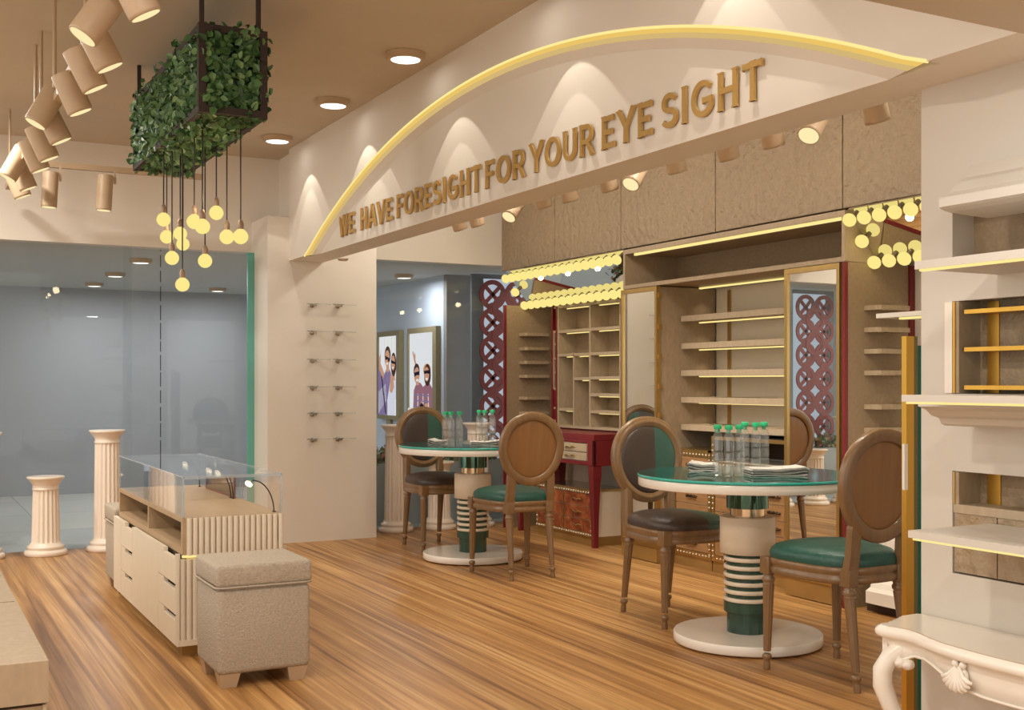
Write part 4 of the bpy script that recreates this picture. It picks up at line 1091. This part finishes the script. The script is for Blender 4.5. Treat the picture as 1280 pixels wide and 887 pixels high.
# ================================================================== ottomans
def ottoman(x0, x1, y0, y1, label):
    t = thing('ottoman', label, 'stool', ((x0 + x1) / 2, (y0 + y1) / 2, 0), group='beige upholstered ottomans')
    MB().rbox(x0 + .005, x1 - .005, y0 + .005, y1 - .005, .052, .376, .022).build('body', 'ottoman', t)
    MB().rbox(x0, x1, y0, y1, .380, .466, .016).build('lid_cushion', 'ottoman', t)
    def pip(z, k):
        mb = MB(); r = .03; pts = []
        for cx, cy, a0 in ((x1 - r, y1 - r, 0), (x0 + r, y1 - r, 90), (x0 + r, y0 + r, 180), (x1 - r, y0 + r, 270)):
            for i in range(6): a = radians(a0 + 18 * i); pts.append((cx + (r + k) * cos(a), cy + (r + k) * sin(a), z))
        mb.tube(pts, .0045, 6, closed=True); mb.build('piping', 'ottoman', t)
    pip(.381, .001); pip(.459, -.009)
    for x in (x0 + .055, x1 - .055):
        for y in (y0 + .055, y1 - .055):
            b_ = MB(); v = [(x - .028, y - .028, 0), (x + .028, y - .028, 0), (x + .028, y + .028, 0), (x - .028, y + .028, 0), (x - .04, y - .04, .055), (x + .04, y - .04, .055), (x + .04, y + .04, .055), (x - .04, y + .04, .055)]
            b_.add(v, [(0, 3, 2, 1), (4, 5, 6, 7), (0, 1, 5, 4), (1, 2, 6, 5), (2, 3, 7, 6), (3, 0, 4, 7)]).build('foot', 'lampbody', t)
ottoman(1.042, 1.414, 4.305, 4.66, 'beige upholstered ottoman with piped lid in front of the counter')
ottoman(1.03, 1.40, 6.53, 6.89, 'beige upholstered ottoman mostly hidden at the far end of the counter')
sp = MB().box(1.500, 1.530, 5.02, 5.05, 0, .42)
tag(sp.build('post', 'cream'), 'thin cream upright post at the right back corner of the counter', 'post')

# low bench at lower left -------------------------------------------------------
t = thing('display_bench', 'low beige bench cabinet at the lower left corner of the photo', 'bench', (-.4, 4.4, 0))
MB().box(-1.0, .332, 3.112, 6.0, .345, .45).build('top_slab', 'laminate', t)
MB().box(-1.0, .318, 3.125, 5.98, .0, .335).build('carcass', 'laminate', t)
MB().box(.3185, .328, 3.118, 5.98, .0, .338).build('side_panel', 'lamlight', t)
gm = MB()
for y in (4.0, 4.55): gm.box(.2, .325, y, y + .004, .4502, .4506)
gm.build('top_seam', 'dark', t)

# ================================================================== eyewear holders on the white wall
for r_, z in enumerate((1.711, 1.514, 1.312, 1.115, .924, .739)):
    for c_, x in enumerate((2.633, 2.826)):
        t = thing('eyewear_holder', 'small steel eyewear holder on the white wall, %s from the top, %s column' % (ORD[r_], ('left', 'right')[c_]), 'holder', (x, YW, z), group='eyewear holders on the white wall')
        b_ = MB(); b_.lathe([(.016, 0.002), (.016, -.012), (.01, -.014)], (x, YW, z - .004), 14, R=Matrix.Rotation(-pi / 2, 3, 'X')); b_.box(x - .018, x + .022, YW - .05, YW - .008, z - .008, z + .002)
        b_.build('bracket', 'chrome', t)
        MB().box(x - .055, x + .125, YW - .062, YW - .050, z + .002, z + .006).build('bar', 'caseedge', t)
        MB().box(x - .05, x + .03, YW - .056, YW - .05, z + .004, z + .009).build('nose_rest', 'chrome', t)

# ================================================================== white side wall: shelves, crown, niches
def wshelf(name, xf, y0, z0, z1, label, led=True):
    t = thing('wall_shelf', label, 'shelf', (XRW, y0, z0))
    MB().box(xf, XRW - .001, YK - .1, y0, z0, z1).build('shelf_board', 'wallsat', t)
    MB().box(xf + .004, xf + .02, YK - .1, y0 - .012, z0 - .006, z0).build('led_strip', 'led', t)
    return t
wshelf('a', 2.37, 2.19, 1.449, 1.470, 'white shelf with LED edge on the white side wall, highest of the lit three')
wshelf('b', 2.333, 2.20, 1.100, 1.118, 'white mantel shelf with LED edge at eye level on the white side wall')
wshelf('c', 2.371, 2.213, .738, .757, 'lowest white shelf with LED edge on the white side wall, above the carved console')
def moulding(prof, y0, label, name):
    mb = MB(); mb.prism(prof, YK - .1, y0, 'y', 0, False)
    o = mb.build(name, 'wallsat'); tag(o, label, 'moulding'); return o
moulding([(XRW + .002, 1.075), (2.47, 1.099), (2.47, 1.085), (2.50, 1.075), (2.52, 1.06), (2.55, 1.052), (2.56, 1.036), (2.575, 1.03), (XRW + .002, 1.025)], 2.27, 'stepped cream moulding under the eye-level shelf on the white side wall', 'shelf_moulding')
moulding([(XRW + .002, 1.61), (2.54, 1.616), (2.51, 1.622), (2.50, 1.627), (2.50, 1.652), (2.515, 1.656), (2.54, 1.67), (2.57, 1.70), (2.60, 1.715), (2.62, 1.75), (XRW + .002, 1.76)], 2.225, 'cream crown moulding over the top opening of the white side wall', 'crown_moulding')
XN = XRW
t = thing('display_niche', 'upper gold-trimmed niche with gold shelves in the white side wall', 'niche', (XN + .05, 1.7, 1.118))
MB().box(XN + .0, NXB, 2.322, 2.342, 1.12, 1.384).build('side_panel', 'laminate', t)
MB().box(XN - .004, XN + .002, 2.333, 2.341, 1.12, 1.383).build('gold_edge', 'goldwarm', t)
MB().box(XN - .006, XN + .0, 2.341, 2.368, 1.12, 1.383).build('frame_strip', 'white', t)
MB().box(NXB - .004, NXB, 2.255, 2.295, 1.12, 1.384).build('gold_back_strip', 'goldwarm', t)
for z in (1.353, 1.245, 1.136):
    MB().box(XN + .01, NXB - .004, YK + .01, 2.312, z - .006, z + .006).build('shelf', 'goldwarm', t)
for z in (1.30, 1.19): MB().box(NXB - .03, NXB - .004, 1.9, 2.10, z - .005, z + .005).build('shelf_bracket', 'gold', t)
t = thing('display_niche', 'lower gold-trimmed niche above the lowest shelf at far right', 'niche', (XN + .05, 1.7, .6))
MB().box(XN + .0, NXB, 2.322, 2.342, .80, .893).build('side_panel', 'laminate', t)
MB().box(XN - .003, XN + .001, 2.334, 2.341, .80, .893).build('gold_edge', 'gold', t)
MB().box(NXB - .004, NXB, 2.25, 2.295, .80, .893).build('gold_back_strip', 'goldwarm', t)
MB().box(XN + .0, NXB, YK + .01, 2.342, .775, .80).build('bottom_board', 'lamlight', t)
MB().box(XN + .003, NXB, 2.195, 2.34, .605, .774).build('drawer', 'panel', t)
MB().box(XN + .003, NXB, 1.5, 2.191, .605, .774).build('drawer', 'panel', t)
MB().box(NXB - .03, NXB - .004, 1.9, 2.11, .85, .86).build('shelf_bracket', 'gold', t)
# gold and teal upright behind the wall end ---------------------------------------------
t = thing('glass_upright', 'upright gold and teal edged glass panel at the end of the white side wall', 'panel', (2.9, 2.72, 0))
z1 = 1.302
xa, xb2, xc2 = Yp(1133, 500, 2.72).x, Yp(1142.5, 500, 2.72).x, Yp(1147, 500, 2.72).x
MB().box(xa, xb2, 2.72, 2.74, 0, z1).build('gold_strip', 'goldwarm', t)
MB().box(xb2, xc2, 2.72, 2.74, 0, z1).build('olive_strip', pmat('olive_gold', srgb(120, 106, 66), .4, metal=.5, noise=.05), t)
MB().box(xc2, xc2 + .05, 2.72, 2.74, 0, z1 - .03).build('teal_strip', pmat('deep_teal_glass', srgb(24, 100, 84), .15, noise=.05), t)
MB().box(xa - .014, xa + .001, 2.715, 2.725, .80, .95).build('door_plate', 'white', t)
a, b2 = Xp(1095, 392, 3.4), Xp(1140, 389, 3.4)
t = thing('wall_shelf', 'white lit shelf poking out from behind the white side wall', 'shelf', (3.6, 2.9, a.z))
MB().box(3.4, 3.75, 2.5, a.y, a.z - .018, a.z).build('shelf_board', 'wallsat', t)
MB().box(3.43, 3.45, 2.5, a.y - .09, a.z - .026, a.z - .018).build('led_strip', 'led', t)
sp_ = MB().box(3.74, 3.80, 2.5, a.y + .02, 0, a.z + .25); tag(sp_.build('shelf_support', 'wallsat'), 'white shelf support panel hidden behind the white side wall', 'panel')

# ================================================================== carved console
def console():
    t = thing('console_table', 'glossy white carved console with serpentine top and scallop shell at lower right', 'console table', (2.55, 1.93, 0))
    yc = 1.965; zt_ = .463
    far = [(XRW - .004, 2.462), (2.66, 2.474), (2.60, 2.472), (2.575, 2.455), (2.548, 2.447), (2.534, 2.432), (2.505, 2.428), (2.486, 2.418), (2.466, 2.424), (2.448, 2.406), (2.447, 2.385), (2.455, 2.36), (2.462, 2.32), (2.452, 2.27), (2.430, 2.21), (2.414, 2.15), (2.408, 2.09), (2.404, 2.03), (2.402, yc)]
    out = far + [(x, 2 * yc - y) for x, y in far[::-1][1:]]
    def inset(d):
        n = len(out); r = []
        cxm, cym = 2.6, yc
        for x, y in out:
            dx = XRW - x
            r.append((x + (d if x < XRW - .01 else 0), cym + (y - cym) * (1 - d / .5)))
        return r
    top = MB(); n = len(out)
    lv = [(.014, zt_ - .034), (.004, zt_ - .030), (.0, zt_ - .022), (.0, zt_ - .012), (.006, zt_ - .004), (.012, zt_)]
    v = []
    for d, z in lv: v += [(x, y, z) for x, y in inset(d)]
    f = [(j * n + i, (j + 1) * n + i, (j + 1) * n + (i + 1) % n, j * n + (i + 1) % n) for j in range(len(lv) - 1) for i in range(n)]
    top.add(v, f, 0, True); top.add(v[-n:], [list(range(n))[::-1]]); top.add(v[:n], [list(range(n))])
    top.build('table_top', 'white', t)
    groove = MB(); gp = [(x, y, zt_ + .0006) for x, y in inset(.016)][10:-10]
    groove.tube(gp, .0012, 5); groove.build('edge_groove', 'lampbody', t)
    # apron with scalloped lower edge
    ap = MB()
    edge = inset(.022)[9:-9]
    m = len(edge)
    def drop(y):
        s_ = abs(y - yc) / .44
        pts = [(0, .080), (.12, .080), (.28, .074), (.42, .058), (.55, .043), (.66, .037), (.76, .040), (.84, .056), (.92, .05), (1.05, .04)]
        for (a0, d0), (a1, d1) in zip(pts, pts[1:]):
            if s_ <= a1: return d0 + (d1 - d0) * (s_ - a0) / (a1 - a0)
        return .05
    dense = []
    for (x0_, y0_), (x1_, y1_) in zip(edge, edge[1:]):
        for i in range(5): dense.append((x0_ + (x1_ - x0_) * i / 5, y0_ + (y1_ - y0_) * i / 5))
    dense.append(edge[-1]); m = len(dense)
    v = [(x, y, zt_ - .032) for x, y in dense] + [(x + .010, y, zt_ - .032 - drop(y) * .55) for x, y in dense] + [(x + .004, y, zt_ - .032 - drop(y)) for x, y in dense] + [(x + .03, y, zt_ - .032 - drop(y)) for x, y in dense] + [(x + .03, y, zt_ - .032) for x, y in dense]
    f = [(j * m + i, (j + 1) * m + i, (j + 1) * m + i + 1, j * m + i + 1) for j in range(4) for i in range(m - 1)]
    ap.add(v, f, 0, True)
    ap.box(2.48, XRW - .005, 2.39, 2.41, zt_ - .085, zt_ - .032); ap.box(2.48, XRW - .005, 2 * yc - 2.41, 2 * yc - 2.39, zt_ - .085, zt_ - .032)
    ap.build('apron', 'white', t)
    be = MB(); be.tube([(x + .004, y, zt_ - .032 - drop(y)) for x, y in dense], .0045, 6); be.build('apron_bead', 'white', t)
    # shell
    sh = MB(); c = Vector((2.408, yc + .075, zt_ - .085))
    c = Vector((2.420, yc + .125, zt_ - .058))
    for k in range(9):
        a = radians(-62 + 15.5 * k); d = Vector((0, sin(a), -cos(a)))
        L = .046 + .010 * cos(a)
        sh.tube([c + d * .006 + Vector((-.004, 0, .012)), c + d * L * .5 + Vector((-.010, 0, 0)), c + d * L * .85 + Vector((-.012, 0, 0)), c + d * L + Vector((-.004, 0, 0))], .0072, 8, scales=[.55, .8, 1.05, .6], up=Vector((1, 0, 0)))
    sh.sphere(c + Vector((0.002, .012, .016)), .010, 10, 8); sh.sphere(c + Vector((0.002, -.012, .016)), .010, 10, 8); sh.sphere(c + Vector((0.006, 0, -.016)), .024, 12, 8, sc=(.5, 1.1, 1.2))
    sh.build('scallop_shell', 'white', t)
    # cabriole legs
    for s_ in (1, -1):
        ly = yc + s_ * (2.375 - yc)
        lg = MB()
        pts = [(2.505, ly - s_ * .02, zt_ - .06), (2.478, ly, zt_ - .085), (2.462, ly + s_ * .015, zt_ - .125), (2.464, ly + s_ * .018, zt_ - .17), (2.482, ly + s_ * .006, zt_ - .23), (2.508, ly - s_ * .012, zt_ - .29), (2.528, ly - s_ * .026, zt_ - .35), (2.53, ly - s_ * .028, zt_ - .40), (2.515, ly - s_ * .015, .03), (2.495, ly, .008)]
        lg.sweep(pts, [(.025 * cos(2 * pi * k / 10) * (1.1 if k % 5 else 1), .025 * sin(2 * pi * k / 10)) for k in range(10)], scales=[.9, 1.0, 1.08, 1.05, .92, .78, .66, .6, .75, .85], up=Vector((0, 1, 0)))
        lg.build('leg', 'white', t)
        sc_ = MB()
        for oy in (-.035, -.062):
            sc_.lathe([(1e-5, -.018), (.006, -.018), (.007, -.012), (.013, -.011), (.015, 0), (.013, .012)], (2.478, ly + s_ * oy, zt_ - .098), 14, R=Matrix.Rotation(pi / 2, 3, 'Y').to_3x3())
        sc_.build('scroll', 'white', t)
console()

# ================================================================== outside the glass
struct('wall_poster', MB().box(4.35, 4.72, 9.5, 12.64, 0, 2.124), pmat('pale_blue_grey_paint', srgb(186, 196, 210), 0.8, noise=.02))
struct('wall_column', MB().box(4.352, 4.72, 9.44, 9.5, 0, 2.124), 'dgrey')
struct('wall_column_return', MB().box(4.62, 5.9, 9.9, 10.0, 0, 2.124), 'dgrey')
def flat(mb, pts, mi, off):
    mb.add([(XPP - off, p[0], p[1]) for p in pts], [list(range(len(pts)))], mi)
XPP = 4.318
def ell(cy, cz, ry, rz, n=18, rot=0.0):
    return [(cy + ry * cos(2 * pi * i / n) * cos(rot) - rz * sin(2 * pi * i / n) * sin(rot), cz + ry * cos(2 * pi * i / n) * sin(rot) + rz * sin(2 * pi * i / n) * cos(rot)) for i in range(n)]
PM = [emat('poster_white', srgb(232, 232, 234), 1.0), emat('poster_skin', srgb(198, 150, 124), 1.0), emat('poster_hair', srgb(74, 50, 44), 1.0), emat('poster_dark', srgb(40, 34, 42), 1.0), emat('poster_plaid', srgb(128, 112, 150), 1.0),
      emat('poster_shirt', srgb(214, 214, 226), 1.0), emat('poster_red', srgb(150, 104, 116), 1.0), emat('poster_straw', srgb(206, 158, 112), 1.0), emat('poster_pale', srgb(232, 218, 200), 1.0), emat('poster_smile', srgb(240, 230, 224), 1.0)]
def poster(ya, yb, za, zb2, label, which):
    # ya = far (left in view) edge, yb = near (right in view) edge
    t = thing('poster_stand', label, 'poster stand', (4.3, (ya + yb) / 2, 0))
    fw = .055
    b_ = MB(); b_.box(4.32, 4.348, yb - .02, ya + .02, za - .04, zb2 + .04)
    b_.build('frame', pmat('olive_frame', srgb(158, 146, 112), .5, noise=.04), t)
    sd = MB(); sd.box(4.30, 4.35, yb - .10, yb - .02, za - .04, zb2 + .05); sd.box(4.30, 4.32, yb - .02, ya + .02, zb2, zb2 + .05); sd.box(4.30, 4.32, yb - .02, ya + .02, za - .04, za); sd.box(4.30, 4.32, ya, ya + .03, za, zb2); sd.build('frame_edge', pmat('olive_frame_edge', srgb(142, 130, 98), .5, noise=.04), t)
    MB().box(4.32, 4.345, (ya + yb) / 2 - .05, (ya + yb) / 2 + .05, 0, za - .04).build('post', pmat('olive_post', srgb(150, 138, 104), .5), t)
    p = MB(); Y = lambda s_: ya + (yb - ya) * s_; Zf = lambda s_: za + (zb2 - za) * s_
    wy = abs(yb - ya); hz = zb2 - za
    def E_(s, q, rs, rq, rot=0): return [(ya + (yb - ya) * (s + rs * cos(a) * cos(rot) - rq * sin(a) * sin(rot)), za + hz * (q + (rs * cos(a) * sin(rot) + rq * sin(a) * cos(rot)))) for a in [2 * pi * i / 20 for i in range(20)]]
    def Pg(*q): return [(Y(a), Zf(b)) for a, b in q]
    k = [0.001]
    def add(pts, mi): k[0] += .0006; flat(p, pts, mi, k[0])
    add(Pg((0, 0), (1, 0), (1, 1), (0, 1)), 0)
    if which == 0:
        for s in (.3, .5, .7, .88): add(Pg((s, .3), (s + .03, .3), (s + .03, .98), (s, .98)), 8)
        add(Pg((0, .72), (.08, .78), (.12, .86), (.1, .66), (.5, .42), (.66, .40), (.62, .30), (.4, .36), (0, .58)), 1)  # raised arm
        add(Pg((.2, .44), (.42, .58), (.62, .58), (.78, .48), (.72, .2), (.2, .2)), 4); add(Pg((.43, .55), (.60, .55), (.58, .68), (.44, .68)), 1); add(Pg((.58, .2), (.74, .48), (.99, .46), (1, .2)), 5); add(Pg((.77, .44), (.93, .44), (.90, .62), (.79, .62)), 1); add(E_(.52, .76, .17, .115), 2); add(E_(.50, .72, .145, .105), 1); add(Pg((.36, .76), (.66, .72), (.66, .69), (.58, .67), (.50, .71), (.40, .70)), 3); add(E_(.50, .655, .06, .014), 9)
        add(E_(.86, .64, .15, .15), 2); add(E_(.84, .66, .11, .095), 1); add(Pg((.72, .70), (.97, .67), (.97, .64), (.86, .65), (.74, .66)), 3); add(E_(.83, .60, .05, .012), 9)
        add(Pg((.0, .60), (.12, .55), (.35, .40), (.55, .52), (.74, .46), (.70, .26), (.52, .22), (.55, .0), (0, 0)), 4)
        for i in range(9): add(Pg((.03 + .055 * i, .02 + .02 * i), (.05 + .055 * i, .02 + .02 * i), (.06 + .05 * i, .30 + .012 * i), (.04 + .05 * i, .30 + .012 * i)), 5)
        add(Pg((.2, .5), (.26, .5), (.5, .02), (.44, .02)), 3)
        add(Pg((.58, .22), (.72, .42), (.86, .42), (.99, .34), (.99, .0), (.56, .0)), 5)
        add(Pg((.74, .52), (.88, .50), (.95, .36), (.82, .28), (.70, .30)), 1)
    else:
        add(E_(.24, .72, .03, .035), 1); add(Pg((.13, .78), (.17, .79), (.25, .70), (.36, .58), (.30, .56), (.2, .68)), 1); add(Pg((.22, .76), (.25, .77), (.27, .70), (.24, .70)), 1)
        add(Pg((.16, 0), (.20, .32), (.32, .41), (.48, .41), (.60, .36), (.70, .39), (.86, .41), (.99, .34), (1, 0)), 6); add(Pg((.29, .38), (.43, .38), (.41, .47), (.31, .47)), 1); add(Pg((.72, .38), (.84, .38), (.83, .47), (.73, .47)), 1); add(E_(.33, .55, .13, .09), 2); add(E_(.34, .50, .12, .095), 1); add(Pg((.22, .53), (.46, .55), (.46, .50), (.34, .50), (.24, .48)), 3); add(E_(.37, .44, .06, .016), 9)
        add(E_(.78, .56, .16, .075), 7); add(E_(.80, .50, .14, .13), 2); add(E_(.77, .51, .105, .085), 1); add(Pg((.66, .55), (.90, .56), (.90, .51), (.78, .52), (.67, .51)), 3); add(E_(.78, .455, .05, .014), 9)
        add(Pg((.22, .0), (.26, .28), (.42, .36), (.62, .36), (.74, .34), (.97, .30), (1, .0)), 6)
        for i in range(6): add(Pg((.26 + .12 * i, .02), (.30 + .12 * i, .02), (.32 + .11 * i, .28), (.29 + .11 * i, .28)), 8 if i % 2 else 4)
        for i in range(4): add(Pg((.26, .05 + .07 * i), (.96, .04 + .07 * i), (.96, .055 + .07 * i), (.26, .065 + .07 * i)), 4)
        add(Pg((.44, .08), (.60, .20), (.72, .08), (.70, .02), (.5, .02)), 1); add(E_(.60, .12, .09, .05), 3); add(E_(.80, .14, .07, .03), 1); add(Pg((0, .0), (.18, .0), (.14, .12), (.0, .1)), 8)
    p.build('printed_photo', PM, t)
poster(11.0, 10.53, .825, 1.612, 'lit poster of two people taking a selfie, left of two outside the glass', 0)
poster(10.21, 9.66, .825, 1.615, 'lit poster of two people, one raising a hand, right of two outside the glass', 1)
KOFF = 0
def lattice(x0, y, cols, rows, zb2, label, EXT=0.3):
    S_ = .243; R_ = S_ * .5
    t = thing('lattice_screen', label, 'screen', (x0 + R_ + (cols - 1) * S_ / 2, y, zb2))
    mb = MB()
    sec = [(-.020, -.007), (.020, -.007), (.020, .007), (-.020, .007)]
    k_ = 0
    def ringp(cx, cz, r, n=28):
        global KOFF
        KOFF = (KOFF + 1) % 7
        yy = y + .0012 * KOFF
        mb.sweep([(cx + r * cos(a), yy, cz + r * sin(a)) for a in [2 * pi * i / n for i in range(n)]], sec, closed=True, smooth=False, up=Vector((0, 1, 0)))
    for i in range(2 * cols - 1):
        for j in range(rows - (i % 2)):
            ringp(x0 + R_ + S_ * i / 2, zb2 + R_ + S_ * (j + .5 * (i % 2)), R_ - .012, 40)
            if i % 2 == 0:
                cx, cz = x0 + R_ + S_ * i / 2, zb2 + R_ + S_ * j
                for sx in (-1, 1): mb.sweep([(cx - sx * R_ * .66, y + .009, cz - R_ * .66), (cx, y + .009, cz), (cx + sx * R_ * .66, y + .009, cz + R_ * .66)], [(q[0] * .8, q[1]) for q in sec], smooth=False, up=Vector((0, 1, 0)))
        for j in range(rows - 1 + (i % 2)):
            ringp(x0 + R_ + S_ * i / 2, zb2 + R_ + S_ * (j + .5 - .5 * (i % 2)), .034, 18)
    mb.build('lattice', 'redlat', t)
    MB().box(x0 + .06, x0 + S_ * cols + EXT, y + .05, y + .06, zb2 - .1, zb2 + R_ * 2 + S_ * (rows - 1) + .02).build('white_backing', 'boardglow', t)
    fr_ = MB(); fr_.box(x0 - .02, x0 + S_ * cols + EXT, y + .045, y + .075, zb2 + R_ * 2 + S_ * (rows - 1) + .02, zb2 + R_ * 2 + S_ * (rows - 1) + .06); fr_.box(x0 - .06, x0 + .05, y + .05, y + .08, 0, zb2 + R_ * 2 + S_ * (rows - 1) + .06); fr_.box(x0 + .05, x0 + S_ * cols + EXT, y + .05, y + .075, 0, zb2 - .1); fr_.build('frame', pmat('frame_grey', srgb(120, 128, 138), .6), t)
lattice(4.45, 8.95, 3, 6, .58, 'maroon interlaced ring screen outside the glass, behind the left taupe side panel')
lattice(-.02, 8.95, 2, 6, .58, 'maroon interlaced ring screen outside the glass, seen reflected in the mirror cabinet', EXT=0.0)
def planter(x0, x1, y0, y1, H, label, pal=0):
    t = thing('planter_box', label, 'planter', ((x0 + x1) / 2, (y0 + y1) / 2, 0))
    MB().box(x0, x1, y0, y1, 0, H).build('box', pmat('planter_grey', srgb(170, 176, 180), .7, noise=.03), t)
    mb = MB()
    for k in range(int(700 * (x1 - x0))):
        p = Vector((random.uniform(x0 + .01, x1 - .01), random.uniform(y0, y1), H + abs(random.gauss(.05, .04))))
        leaf(mb, p, Vector((random.gauss(0, 1), random.gauss(-.3, .6), random.gauss(.5, .5))), random.uniform(.03, .06))
    mb.build('flowers', 'flower', t)
planter(3.2, 4.55, 8.66, 8.86, .50, 'grey planter box of green and reddish plants outside the right glass')
planter(-.3, .44, 8.66, 8.86, .50, 'grey planter box of reddish plants reflected in the mirror cabinet')

# ================================================================== lights outside and fill lamps
